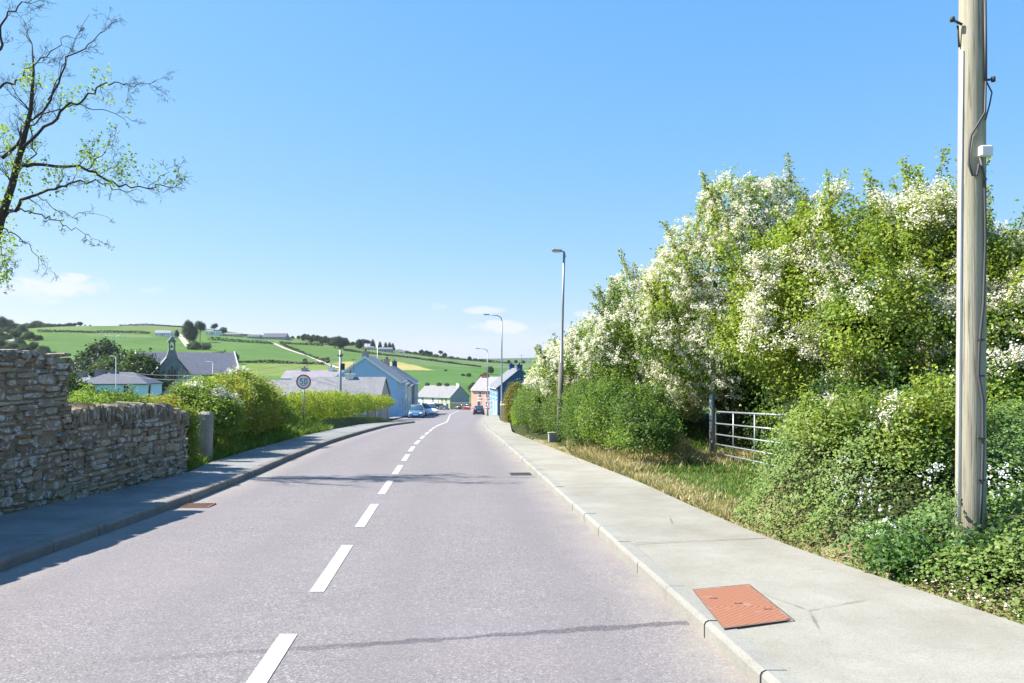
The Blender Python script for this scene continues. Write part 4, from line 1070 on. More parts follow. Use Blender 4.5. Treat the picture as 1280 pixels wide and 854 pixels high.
# weeds behind the wall
WD = 'weeds growing behind the lower rubble wall'
bush('weed_clump', [EL(105, 514, 13.6, .45, .5, .26), EL(140, 512, 14.6, .5, .5, .26), EL(120, 504, 15, .4, .5, .24), EL(158, 508, 16, .5, .6, .2)], 'tall fresh green weeds standing behind the lower wall, next to its step', 'weeds', [(.18, .28, .04), (.13, .22, .04), (.24, .32, .07)], 800, 20, .05, .09, 35, rough=.2, sprigs=30, r0=.015, group=WD, sl=.2)
bush('weed_clump', [EL(182, 506, 17.5, .7, .7, .12), EL(208, 508, 18, .5, .7, .12), EL(155, 512, 15.5, .6, .7, .14)], 'low yellow flowering weeds behind the far half of the lower wall', 'weeds', [(.42, .36, .04), (.28, .30, .05), (.20, .26, .05)], 700, 20, .05, .09, 36, rough=.2, r0=.015, group=WD)
bush('dark_bush', [EL(91, 492, 17.5, .22, .4, .34), EL(86, 505, 17, .3, .4, .3)], 'dark green bush behind the step in the rubble wall', 'bush', DARK, 380, 18, .06, .1, 37, rough=.15)
bush('garden_shrub', [(-8.6, 6.0, 1.5, .6, .8, .9), (-8.4, 7.2, 1.3, .6, .7, .8)], 'shrub behind the tall wall section, seen only by its shadow on the road', 'shrub', MIDG, 500, 20, .08, .12, 38, sprigs=26)
# tall yellow grass of the garden and verge by the pier
rng = np.random.default_rng(5)
def vl(x, y):
    s = path_l(y)-x; a = (s > -.03) & (s < 1.1) & (y > 15) & (y < 33); return a.astype(float)*np.where(y < 17.2, 1, .75)
P, N = scatter(60000, -9, -6, 14.7, 33, vl)
tag(blades('verge_grass', P, rng.uniform(.08, .30, len(P))*np.where(P[:, 1] < 17.5, .8, 1), mixcol(len(P), [(.17, .27, .04), (.23, .31, .06), (.12, .2, .03)]), M['blade'], .5, .008), 'long bright grass in the left verge from the stone pier to the speed sign', 'grass', kind='stuff')
P, N = scatter(26000, -12, -6.9, 11.2, 20, lambda x, y: np.ones(len(x))*.9)
tag(blades('garden_grass', P, rng.uniform(.08, .3, len(P)), mixcol(len(P), [(.25, .30, .07), (.36, .33, .10), (.16, .25, .05)]), M['blade'], .5, .01), 'rough yellowish grass behind the lower rubble wall', 'grass', kind='stuff')
# moss and grass tufts along the wall top
wt = []
for k in range(900):
    y = rnd.uniform(10.9, 13.9); p = wall_pt(y); wt.append((p.x-rnd.uniform(.12, .46), y, top_low(y)-.03))
wt = np.array(wt); tag(blades('wall_top_grass', wt, rng.uniform(.02, .08, len(wt)), mixcol(len(wt), [(.36, .34, .12), (.22, .28, .07), (.40, .36, .2)]), M['blade'], 1, .01), 'moss and dry grass on top of the lower rubble wall', 'grass', kind='stuff')
# flat shed roof and leaning post in the garden
sh = empty('garden_shed', (px2x(190, 20.5), 20.5, gz(px2x(190, 20.5), 20.5)-.1), R(10), label='low shed behind the rubble wall with a flat grey sheet roof', cat='shed')
hsh = row2z(503, 20.5)-sh.location.z
b = MB(); b.box(-.45, -.4, 0, .45, .4, hsh-.03); b.build('walls', M['w_grey'], sh)
b = MB(); b.boxm(Matrix.Translation((0, 0, hsh)), .52, .5, .03, .01); b.build('roof', M['slate_pale'], sh)
lp_ = empty('leaning_post', (px2x(183, 22), 22, gz(px2x(183, 22), 22)), label='dark post leaning beside the shed behind the wall', cat='post')
b = MB(); hh = row2z(481, 22)-lp_.location.z; b.tube([(-.0, 0, 0), (.05, 0, hh*.6), (.09, 0, hh)], .035, 8); b.build('post', M['bark_dark'], lp_)

# ------------------------------------------------------------------ bare tree, top left
TD = 15.5; TX = -10.6
tr = empty('bare_tree', (TX, TD, gz(TX, TD)), label='nearly leafless tree reaching its dark branches over the rubble wall at the top left', cat='tree')
rr = random.Random(21)
b = MB(); bt = MB(); LF = []; LN = []
o_ = tr.location
def TP(px, py, dd=0): d = TD+dd; return Vector((px2x(px, d), d, row2z(py, d)))-o_
def twig(p, d, L, r, lev):
    n = 4; pts = [p]; cur = p.copy(); dd = d.copy()
    for i in range(n):
        dd = (dd+Vector((rr.gauss(0, .16), rr.gauss(0, .16), rr.gauss(0, .13)-.02))).normalized(); cur = cur+dd*L/n; pts.append(cur.copy())
    (bt if lev > 1 else b).tube(pts, [r*(1-.72*i/n) for i in range(n+1)], 5 if lev < 2 else 3, cap=False)
    if lev < 4:
        k = {0: 4, 1: 4, 2: 3, 3: 2}[lev]
        for j in range(k):
            i = rr.randint(1, n); a = pts[i]-pts[i-1]; a.normalize()
            side = a.orthogonal().normalized(); side.rotate(Matrix.Rotation(rr.uniform(0, 6.28), 3, a)) if False else None
            q = Vector((rr.gauss(0, 1), rr.gauss(0, 1), rr.gauss(0, 1))); q = (q-a*q.dot(a)).normalized()
            nd = (a*rr.uniform(.6, 1.1)+q*rr.uniform(.5, .95)+Vector((0, 0, .12))).normalized()
            twig(pts[i], nd, L*rr.uniform(.42, .68), max(.0032, r*(1-.6*i/n)*.45), lev+1)
def limb(pix, r0, r1, dd0, dd1, twigs=9, tl=.7, leafy=0, up=.1):
    m = len(pix); key = [TP(px, py, dd0+(dd1-dd0)*i/(m-1)) for i, (px, py) in enumerate(pix)]
    pts = []; rad = []
    for i in range(m-1):
        for k in range(4):
            u = k/4; p = key[i].lerp(key[i+1], u)
            if 0 < i*4+k: p += Vector((rr.gauss(0, .03), rr.gauss(0, .04), rr.gauss(0, .03)))
            pts.append(p)
    pts.append(key[-1]); n = len(pts); rad = [.72*(r0+(r1-r0)*(i/(n-1))**.7) for i in range(n)]
    b.tube(pts, rad, 7)
    for k in range(twigs):
        u = rr.uniform(.15, 1)**.8; i = min(n-1, max(1, int(u*(n-1)))); a = (pts[i]-pts[i-1]).normalized()
        q = Vector((rr.gauss(0, 1), rr.gauss(0, 1), rr.gauss(0, 1))); q = (q-a*q.dot(a)).normalized()
        nd = (a*rr.uniform(.5, 1)+q*rr.uniform(.5, 1)+Vector((0, 0, up))).normalized()
        twig(pts[i], nd, tl*(1.05-.5*u)*rr.uniform(.45, 1.0), max(.0045, rad[i]*.4), 1)
    for k in range(leafy):
        i = rr.randint(1, n-1); c = pts[i]+Vector((rr.gauss(0, .06), rr.gauss(0, .15), rr.uniform(.0, .35)))
        for q in range(16): LF.append(c+Vector((rr.gauss(0, .055), rr.gauss(0, .055), rr.gauss(0, .09))))
    return pts
base = Vector((0, 0, -.2))
tk = [base, Vector((.05, 0, 1.5)), TP(-14, 330), TP(2, 270), TP(15, 232), TP(28, 180), TP(38, 140), TP(42, 90), TP(40, 55)]
b.tube(tk, [.18, .14, .10, .08, .068, .055, .04, .025, .010], 12)
for k in range(14):
    i = rr.randint(4, 8); a = (tk[i]-tk[i-1]).normalized(); q = Vector((rr.gauss(0, 1), rr.gauss(0, 1), .3)).normalized(); twig(tk[i], (a+q).normalized(), rr.uniform(.4, .8), .012, 1)
limb([(2, 198), (36, 160), (67, 116), (89, 71), (116, 49), (147, 27)], .05, .007, 0, .6, 12, .6, 2)
limb([(60, 125), (80, 85), (88, 60), (112, 18)], .02, .005, .2, .6, 7, .4)
limb([(28, 190), (55, 160), (89, 134), (112, 116), (129, 107), (150, 103), (169, 107), (196, 101)], .05, .006, 0, -.8, 13, .55, 5)
limb([(27, 205), (60, 207), (111, 209), (134, 227), (160, 235), (187, 235), (210, 233), (228, 229)], .055, .006, 0, .5, 14, .6, 12)
limb([(105, 212), (125, 195), (140, 178), (145, 160)], .018, .004, .3, .6, 5, .3, 9)
limb([(185, 235), (200, 222), (214, 208), (226, 205)], .012, .003, .4, .6, 4, .3)
limb([(0, 275), (22, 256), (45, 243), (75, 235), (100, 226), (125, 228), (150, 238), (178, 240)], .06, .006, 0, -.5, 12, .55, 8)
limb([(5, 266), (25, 262), (50, 268), (72, 277), (89, 285), (110, 292), (138, 308)], .03, .003, 0, -.9, 9, .35, 2, -.2)
limb([(45, 243), (70, 262), (90, 270), (120, 265), (142, 280)], .014, .003, -.3, -.9, 5, .3, 0, -.2)
limb([(0, 282), (15, 290), (28, 300), (50, 325), (71, 345)], .025, .003, 0, .7, 6, .35, 2, -.3)
limb([(-8, 112), (15, 103), (36, 89), (60, 70), (80, 50), (102, 42)], .04, .005, 0, .8, 11, .5)
limb([(-15, 85), (0, 55), (9, 20), (25, 5), (40, 0)], .05, .008, 0, -.6, 9, .5)
limb([(22, 200), (30, 160), (65, 138), (100, 130), (137, 141), (160, 148), (182, 156)], .03, .004, .2, 1.1, 9, .35, 3)
limb([(-4, 260), (-20, 200), (-40, 120), (-50, 40)], .08, .03, 0, -1, 12, .8, 3)
limb([(-4, 260), (-60, 230), (-120, 200), (-160, 120)], .08, .03, 0, 1, 10, .8, 3)
limb([(20, 220), (40, 195), (38, 150), (45, 110), (40, 95)], .03, .006, .3, -.3, 7, .4, 12)
limb([(-10, 300), (2, 310), (8, 330), (4, 355)], .02, .004, -.4, -.6, 8, .35, 5, -.4)
for (px, py, k) in ((5, 165, 8), (15, 210, 10), (30, 225, 6), (8, 250, 8), (3, 345, 14), (6, 325, 8), (30, 205, 6), (62, 218, 6), (75, 225, 5), (96, 120, 4), (128, 100, 3), (3, 300, 8), (112, 190, 10), (85, 125, 5), (38, 100, 8), (12, 180, 8), (150, 215, 6), (165, 205, 4), (158, 195, 3)):
    for q in range(k*9): LF.append(TP(px, py, rr.uniform(-.3, .3))+Vector((rr.gauss(0, .07), rr.gauss(0, .09), rr.gauss(0, .13))))
b.build('trunk', M['bark_dark'], tr); bt.build('twigs', M['bark_dark'], tr)
LF = np.array([tuple(v) for v in LF]); rng = np.random.default_rng(77)
leaves('leaves', LF, rng.normal(size=LF.shape)+[0, 0, .4], rng.uniform(.04, .085, len(LF)), M['leaf'], mixcol(len(LF), [(.24, .35, .04), (.32, .42, .07)]), tr)

# ------------------------------------------------------------------ buildings
def house(name, label, cat, x, y, rz, L, W, eave, rise, wall, roof, base=None, chim=(), wins=(), doors=(), over=.25, barge=None, group=None, hip=0, z=None, wallcol2=None, trims=True, sub=True):
    z0 = (gz(x, y) if z is None else z)
    root = empty(name, (x, y, z0), rz, label=label, cat=cat, group=group)
    b = MB(); hw = W/2
    if hip:
        b.box(-L/2, -hw, -2, L/2, hw, eave)
    else:
        b.prism([(-hw, -2), (hw, -2), (hw, eave), (0, eave+rise), (-hw, eave)], -L/2, L/2, 'x')
    b.build('walls', wall, root)
    b = MB(); t_ = .14; ov = over; s = rise/hw
    if hip:
        h_ = min(hip, L/2-.05); e = ov
        v = [(-L/2-e, -hw-e, eave-.02), (L/2+e, -hw-e, eave-.02), (L/2+e, hw+e, eave-.02), (-L/2-e, hw+e, eave-.02), (-L/2+h_, 0, eave+rise), (L/2-h_, 0, eave+rise),
             (-L/2-e, -hw-e, eave-.16), (L/2+e, -hw-e, eave-.16), (L/2+e, hw+e, eave-.16), (-L/2-e, hw+e, eave-.16)]
        b.add(v, [(0, 1, 5, 4), (1, 2, 5), (2, 3, 4, 5), (3, 0, 4), (6, 7, 1, 0), (7, 8, 2, 1), (8, 9, 3, 2), (9, 6, 0, 3), (9, 8, 7, 6)])
    else:
        g_ = .02
        for sg_ in (-1, 1):
            p = [(sg_*(hw+ov), eave-ov*s+g_), (0, eave+rise+g_), (0, eave+rise+g_+t_), (sg_*(hw+ov), eave-ov*s+g_+t_)]
            b.prism(p, -L/2-.12, L/2+.12, 'x')
    rf = b.build('roof', roof, root)
    for (cx, cw, ch, cm, pots) in chim:
        b = MB(); top = eave+rise+ch; b.box(cx-cw/2, -.38, eave+rise-.9, cx+cw/2, .38, top); b.box(cx-cw/2-.07, -.45, top, cx+cw/2+.07, .45, top+.14)
        c = b.build('chimney', cm, rf)
        for k in range(pots):
            b = MB(); px = cx+(k-(pots-1)/2)*min(.38, cw/max(1, pots)); b.tube([(px, 0, top+.13), (px, 0, top+.5)], [.13, .1], 8); b.build('chimney_pot', M['rust'] if pots != 9 else M['black'], c) if sub else None
    if barge is not None:
        for sx_ in (-1, 1):
            b = MB()
            for sg_ in (-1, 1):
                p = [(sg_*(hw+ov+.01), eave-ov*s-.12), (0, eave+rise-.12), (0, eave+rise+t_+.04), (sg_*(hw+ov+.01), eave-ov*s+t_+.04)]
                b.prism(p, sx_*(L/2+.12)+(0 if sx_ > 0 else -.05), sx_*(L/2+.12)+(.05 if sx_ > 0 else 0), 'x')
            b.build('bargeboard', barge, root)
    if not hip and sub and L > 4:
        b = MB(); b.boxm(Matrix.Translation((0, -hw-ov-.05, eave-ov*s+.03)), L/2, .06, .05); gt = b.build('gutter', M['trim'], root)
        b = MB(); b.tube([(L/2-.25, -hw-ov-.05, eave-ov*s), (L/2-.25, -hw-.07, eave-ov*s-.3), (L/2-.25, -hw-.07, .1)], .045, 6); b.build('downpipe', M['trim'], gt)
        if chim: b = MB(); ax = chim[0][0]; at_ = eave+rise+chim[0][2]; b.tube([(ax+.3, .3, at_-.2), (ax+.3, .3, at_+1.6)], .02, 4); [b.tube([(ax+.3-.3, .3+q, at_+1.5), (ax+.3+.3, .3+q, at_+1.5)], .012, 4) for q in (-.25, 0, .25)]; b.tube([(ax+.3, 0, at_+1.5), (ax+.3, .6, at_+1.5)], .014, 4); b.build('aerial', M['iron'], root)
    def face_xf(face):
        return {'front': (Matrix.Translation((0, -hw, 0))), 'back': Matrix.Translation((0, hw, 0)) @ Matrix.Rotation(math.pi, 4, 'Z'),
                'left': Matrix.Translation((-L/2, 0, 0)) @ Matrix.Rotation(-math.pi/2, 4, 'Z'), 'right': Matrix.Translation((L/2, 0, 0)) @ Matrix.Rotation(math.pi/2, 4, 'Z')}[face]
    for (face, u, zz, w_, h_) in wins:
        X_ = face_xf(face); b = MB()
        fr = .08
        for (x0, z1, x1, z2) in ((-w_/2-fr, -fr, w_/2+fr, 0), (-w_/2-fr, h_, w_/2+fr, h_+fr), (-w_/2-fr, 0, -w_/2, h_), (w_/2, 0, w_/2+fr, h_), (-.025, 0, .025, h_), (-w_/2, h_*.5-.025, -.025, h_*.5+.025), (.025, h_*.5-.025, w_/2, h_*.5+.025)):
            M_ = X_ @ Matrix.Translation((u+(x0+x1)/2, -.03, zz+(z1+z2)/2)); b.boxm(M_, abs(x1-x0)/2, .035, abs(z2-z1)/2)
        M_ = X_ @ Matrix.Translation((u, -.06, zz-fr-.03)); b.boxm(M_, w_/2+.15, .09, .035)
        wn = b.build('window', M['trim'], root)
        b = MB(); b.boxm(X_ @ Matrix.Translation((u, -.006, zz+h_/2)), w_/2, .012, h_/2); b.build('pane', M['glass'], wn)
    for (face, u, w_, h_, dm) in doors:
        X_ = face_xf(face); b = MB(); b.boxm(X_ @ Matrix.Translation((u, -.02, h_/2-.02)), w_/2, .04, h_/2); d_ = b.build('door', dm, root)
        b = MB(); b.boxm(X_ @ Matrix.Translation((u, -.03, h_+.06)), w_/2+.08, .05, .07)
        for sg_ in (-1, 1): b.boxm(X_ @ Matrix.Translation((u+sg_*(w_/2+.045), -.03, h_/2)), .04, .045, h_/2-.02)
        b.build('door_frame', M['trim'], d_)
    return root
SA = R(94.7)   # left terrace faces the road
def along(x, y, k): return (x-.082*k, y+k)
TG = 'terraced houses on the left side of the street'
c1 = along(-17.25, 90, 6.2)
house('terraced_house', 'blue gabled house with white bargeboards at the near end of the left terrace', 'house', *c1, SA, 12.2, 7.7, 4.35, 2.75, M['w_blue'], M['slate'], z=float(RZ(90))+.0,
      chim=[(-5.5, .75, .55, M['w_grey'], 1)], wins=[('front', -4, .9, .9, 1.3), ('front', -1, .9, .9, 1.3), ('front', 3.6, .9, .9, 1.3), ('front', -4, 2.9, .8, 1.0), ('front', 0, 2.9, .8, 1.0), ('front', 4, 2.9, .8, 1.0)],
      doors=[('front', 1.3, .9, 2.05, M['door'])], barge=M['trim'], over=.35)
c2 = along(-17.25, 90, 17.8)
house('terraced_house', 'white terraced house with a grey porch between the blue gabled house and the yellow one', 'house', *c2, SA, 10.6, 7.4, 4.5, 2.5, M['w_white'], M['slate'], z=float(RZ(105)), group=TG,
      chim=[(5.0, .8, .35, M['w_grey'], 1)], wins=[('front', -3.4, .9, .9, 1.3), ('front', 3.2, .9, .9, 1.3), ('front', -3.4, 2.95, .8, 1.0), ('front', 0, 2.95, .8, 1.0), ('front', 3.4, 2.95, .8, 1.0)], doors=[('front', 0, .95, 2.05, M['w_midblue_lit'])])
c3 = along(-17.25, 90, 28.2)
house('terraced_house', 'pale yellow terraced house in the middle of the left terrace', 'house', *c3, SA, 9.8, 7.6, 4.6, 2.5, M['w_yellow'], M['slate_dark'], z=float(RZ(116)), group=TG,
      chim=[(4.0, 1.5, 1.3, M['w_beige'], 4)], wins=[('front', -3.2, .9, .9, 1.3), ('front', 3, .9, .9, 1.3), ('front', -3, 2.95, .8, 1.0), ('front', 3, 2.95, .8, 1.0)], doors=[('front', 0, .95, 2.05, M['door'])])
c4 = along(-16.95, 90, 39.6)
house('terraced_house', 'grey blue house with a navy gable end at the far end of the left terrace', 'house', *c4, SA, 12.4, 8.0, 5.2, 2.6, M['w_grey'], M['slate_dark'], z=float(RZ(126)), group=TG,
      chim=[(5.6, 1.2, .8, M['w_navy_shade'], 2)], wins=[('front', -4.2, .9, .9, 1.3), ('front', 3.5, .9, .9, 1.3), ('front', -4, 3.3, .8, 1.1), ('front', 0, 3.3, .8, 1.1), ('front', 4, 3.3, .8, 1.1)], doors=[('front', 0, .95, 2.05, M['w_navy_shade'])], barge=M['trim'])
house('outbuilding', 'long low building with a grey slate roof in front of the blue gabled house', 'building', -16.4, 73, R(1), 8.6, 6.4, 2.0, 1.75, M['w_beige'], M['slate_pale'], z=-3.5, chim=[(1.0, .75, .35, M['w_white'], 1)], wins=[('front', -2.5, .7, .9, .9), ('front', 2.5, .7, .9, .9)], doors=[('front', .0, .9, 1.8, M['door'])], over=.3)
house('outbuilding', 'second low grey roofed building behind the hedge, left of the blue gabled house', 'building', -22.9, 77, R(2), 6.0, 5.6, 2.1, 1.6, M['w_beige'], M['slate_pale'], z=-3.8, wins=[('front', -1.5, .7, .9, .9)], doors=[('front', 1.2, .9, 1.8, M['door'])], over=.3)
house('long_house', 'distant long house with two chimneys beyond the left hedge', 'house', -33.4, 131, R(-2), 10.2, 5.6, 6.2, 1.2, M['w_beige'], M['slate_mauve'], z=-7.0, chim=[(-2.0, .9, .45, M['w_grey'], 1), (2.6, .9, .6, M['w_white'], 1)], wins=[('front', -4, 4.6, .8, 1.0), ('front', -1.5, 4.6, .8, 1.0), ('front', 1.2, 4.6, .8, 1.0), ('front', 3.9, 4.6, .8, 1.0), ('front', -3, 1.2, .8, 1.2), ('front', 2.8, 1.2, .8, 1.2)], doors=[('front', 0, .9, 2, M['door'])])

# far end of the street
def corner_house(name, label, cx_, cy_, off0, off1, **kw):
    a = R(-35.5); ux, uy = math.cos(a), math.sin(a); nx_, ny_ = math.sin(a), -math.cos(a)  # front normal
    W = kw.pop('W'); m = (off0+off1)/2
    x = cx_+ux*m-nx_*W/2; y = cy_+uy*m-ny_*W/2
    return house(name, label, 'house', x, y, a, off1-off0, W, **kw)
cz = -13.0
corner_house('street_house', 'white house with dark chimneys facing up the street at its far end', -19.65, 245, -14.8, -4.9, W=9.6, eave=4.0, rise=3.4, wall=M['w_white'], roof=M['slate_pale'], z=cz,
             chim=[(-4.3, 1.3, .6, M['iron'], 2), (.9, 1.5, .7, M['iron'], 3), (4.3, 1.4, .6, M['iron'], 2)], wins=[('front', -3.6, .9, .9, 1.1), ('front', 0, .9, .9, 1.1), ('front', 3.6, .9, .9, 1.1), ('front', -2, 2.7, .8, .9), ('front', 2.4, 2.7, .8, .9)], doors=[('front', -1.8, .9, 2.0, M['door'])])
corner_house('street_house', 'pale yellow house with a grey shade-toned gable end at the far end of the street', -19.65, 245, -4.85, 0, W=9.6, eave=4.0, rise=3.4, wall=M['w_yellow'], roof=M['slate_pale'], z=cz,
             chim=[(1.75, 1.2, .9, M['w_white'], 2)], wins=[('front', -1.2, .9, .8, 1.1), ('front', -1.2, 2.7, .8, .9), ('front', .5, 2.7, .8, .9)], doors=[('front', 1.1, .9, 2.0, M['door'])])
b = MB(); a = R(-35.5)
gr_ = empty('rendered_gable_skin', (-19.65, 245, cz), R(54.5)); bpy.data.objects.remove(gr_)
wl = empty('garden_wall', (-13.4, 238, -12.6), R(0), label='low orange wall beside the grey gable end', cat='wall')
b = MB(); b.box(-5.4, -.15, -1, 1.6, .15, 2.1); b.build('wall_face', M['w_orange'], wl); b = MB(); b.box(-5.5, -.2, 2.1, 1.7, .2, 2.2); b.build('coping', M['w_white'], wl)

house('street_house', 'salmon pink house with a slate roof on the right side of the far street', 'house', -3.0, 167, R(-36), 9.4, 7.0, 4.6, 2.6, M['w_salmon'], M['slate_mauve'], z=-8.5,
      chim=[(-3.6, 1.5, .6, M['rust'], 3)], wins=[('front', -2.3, 2.9, .75, 1.2), ('front', -.2, 2.9, .75, 1.2), ('front', 2.6, 2.9, .75, 1.2), ('front', -.3, .9, .8, 1.2), ('front', 2.7, .9, .8, 1.2)], doors=[('front', -2.5, .9, 2.1, M['door'])])
ra = R(-81.4); L_ = 9.5; W_ = 6.5
cx_ = -2.05+.15*(-L_/2)+.99*W_/2; cy_ = 112+.99*L_/2+.15*W_/2
house('street_house', 'dark blue gabled house with sunlit-toned blue front on the right behind the street lamps', 'house', cx_, cy_, ra, L_, W_, 4.3, 2.65, M['w_navy_shade'], M['slate'], z=-6.1,
      chim=[(4.1, 1.0, .55, M['w_navy_shade'], 2), (-3.6, 1.2, .6, M['w_navy_shade'], 2)], wins=[('front', -3.2, 2.75, .9, 1.3), ('front', 0, 2.75, .9, 1.3), ('front', 3.2, 2.75, .9, 1.3), ('front', -2.8, .7, 1.0, 1.3)], doors=[('front', .2, 1.0, 2.1, M['trim']), ('front', 3.2, .95, 2.1, M['trim'])])
# street side skin in a sunlit tone of the same blue as the walls
rt = [o for o in bpy.data.objects if o.type == 'EMPTY' and o.get('label', '').startswith('dark blue gabled')][0]
b = MB(); b.box(-L_/2+.02, -W_/2-.012, -1.5, L_/2-.02, -W_/2+.02, 4.1); b.build('sunlit_front_skin', M['w_midblue_lit'], rt)
rt = [o for o in bpy.data.objects if o.type == 'EMPTY' and o.get('label', '').startswith('pale yellow house with a grey')][0]
b = MB(); b.prism([(-4.75, -1.5), (4.75, -1.5), (4.75, 4.0), (0, 7.3), (-4.75, 4.0)], 4.85/2-.02, 4.85/2+.03, 'x'); b.build('gable_shade_skin', M['w_grey'], rt)  # grey skin puts the shade on this gable into its colour

# fence and bins on the right
fn_ = empty('timber_fence', (-.75, 55, float(RZ(55))+.12), label='vertical board timber fence along the right pavement past the golden conifer', cat='fence')
for i in range(4):
    y0 = 49+i*4.0; y1 = y0+3.85
    b = MB()
    for k in range(22):
        ya = y0+(y1-y0)*k/22; xx = float(np.interp(ya, [49, 56, 66], [-.16, -.62, -1.1])); b.box(xx+.75, ya-55, float(RZ(ya))-float(RZ(55))-.1, xx+.775, ya-55+.15, float(RZ(ya))-float(RZ(55))+1.32+.03*(k % 2))
    b.build('board_panel', M['wood'], fn_)
    b = MB(); xx = float(np.interp(y0, [49, 56, 66], [-.16, -.62, -1.1])); b.boxm(Matrix.Translation((xx+.80, y0-55-.05, float(RZ(y0))-float(RZ(55))+.65)), .06, .06, .85, .01); b.build('post', M['w_beige'], fn_)
for i, (x, y, m_, l) in enumerate(((px2x(634.5, 53), 53, M['yellow'], 'pale yellow lidded bin nearest the golden conifer'), (px2x(631, 55.5), 55.5, M['yellow'], 'second pale lidded bin, just beyond the nearer one'))):
    r = empty('wheelie_bin', (x, y, gz(x, y)-.1), label=l, cat='bin', group='bins behind the end of the clipped hedge')
    b = MB(); b.add([(-.24, -.26, 0), (.24, -.26, 0), (.24, .26, 0), (-.24, .26, 0), (-.29, -.33, 1.25), (.29, -.33, 1.25), (.29, .33, 1.25), (-.29, .33, 1.25)], [(0, 3, 2, 1), (4, 5, 6, 7), (0, 1, 5, 4), (1, 2, 6, 5), (2, 3, 7, 6), (3, 0, 4, 7)]); b.build('body', M['w_beige'], r)
    b = MB(); b.boxm(Matrix.Translation((0, 0, 1.31)), .32, .36, .05, .03); b.build('lid', m_, r)

# pale blue hipped house, far left
hb = house('hipped_house', 'pale blue house with a hipped slate roof, left of the church', 'house', -62.3, 122.5, R(8), 10.0, 7.6, 5.3, 1.75, M['w_paleblue'], M['slate_dark'], z=-6.7, hip=3.2,
      chim=[(-3.2, 1.4, .25, M['w_stone'], 2), (-1.2, 1.0, .2, M['w_stone'], 1)], wins=[('front', -2.9, 4.0, .75, 1.0), ('front', 2.0, 4.0, .75, 1.0), ('front', -.3, 1.8, .8, 1.3), ('front', 2.7, 1.6, .8, 1.2)], doors=[('front', -2.0, .9, 2.0, M['door'])])
house('hipped_house', 'lower side wing with a sunlit-toned roof at the left end of the pale blue house', 'house', -68.2, 123.5, R(8), 4.2, 6.8, 4.7, 1.8, M['w_paleblue'], M['slate_pale'], z=-6.7, hip=1.9, chim=[(-.9, 1.0, .3, M['w_stone'], 1)], wins=[('front', 0, 3.2, .7, .9)])  # pale slate carries the sunlight on these left slopes in its colour
house('stone_cottage', 'beige gable ended cottage with a thin chimney in front of the church', 'house', -43.2, 103, R(96), 7.5, 5.2, 2.9, 2.5, M['w_beige'], M['slate'], z=-5.4, chim=[(-3.3, .7, .5, M['w_stone'], 1)], wins=[('left', 0, 1, .7, .9)])

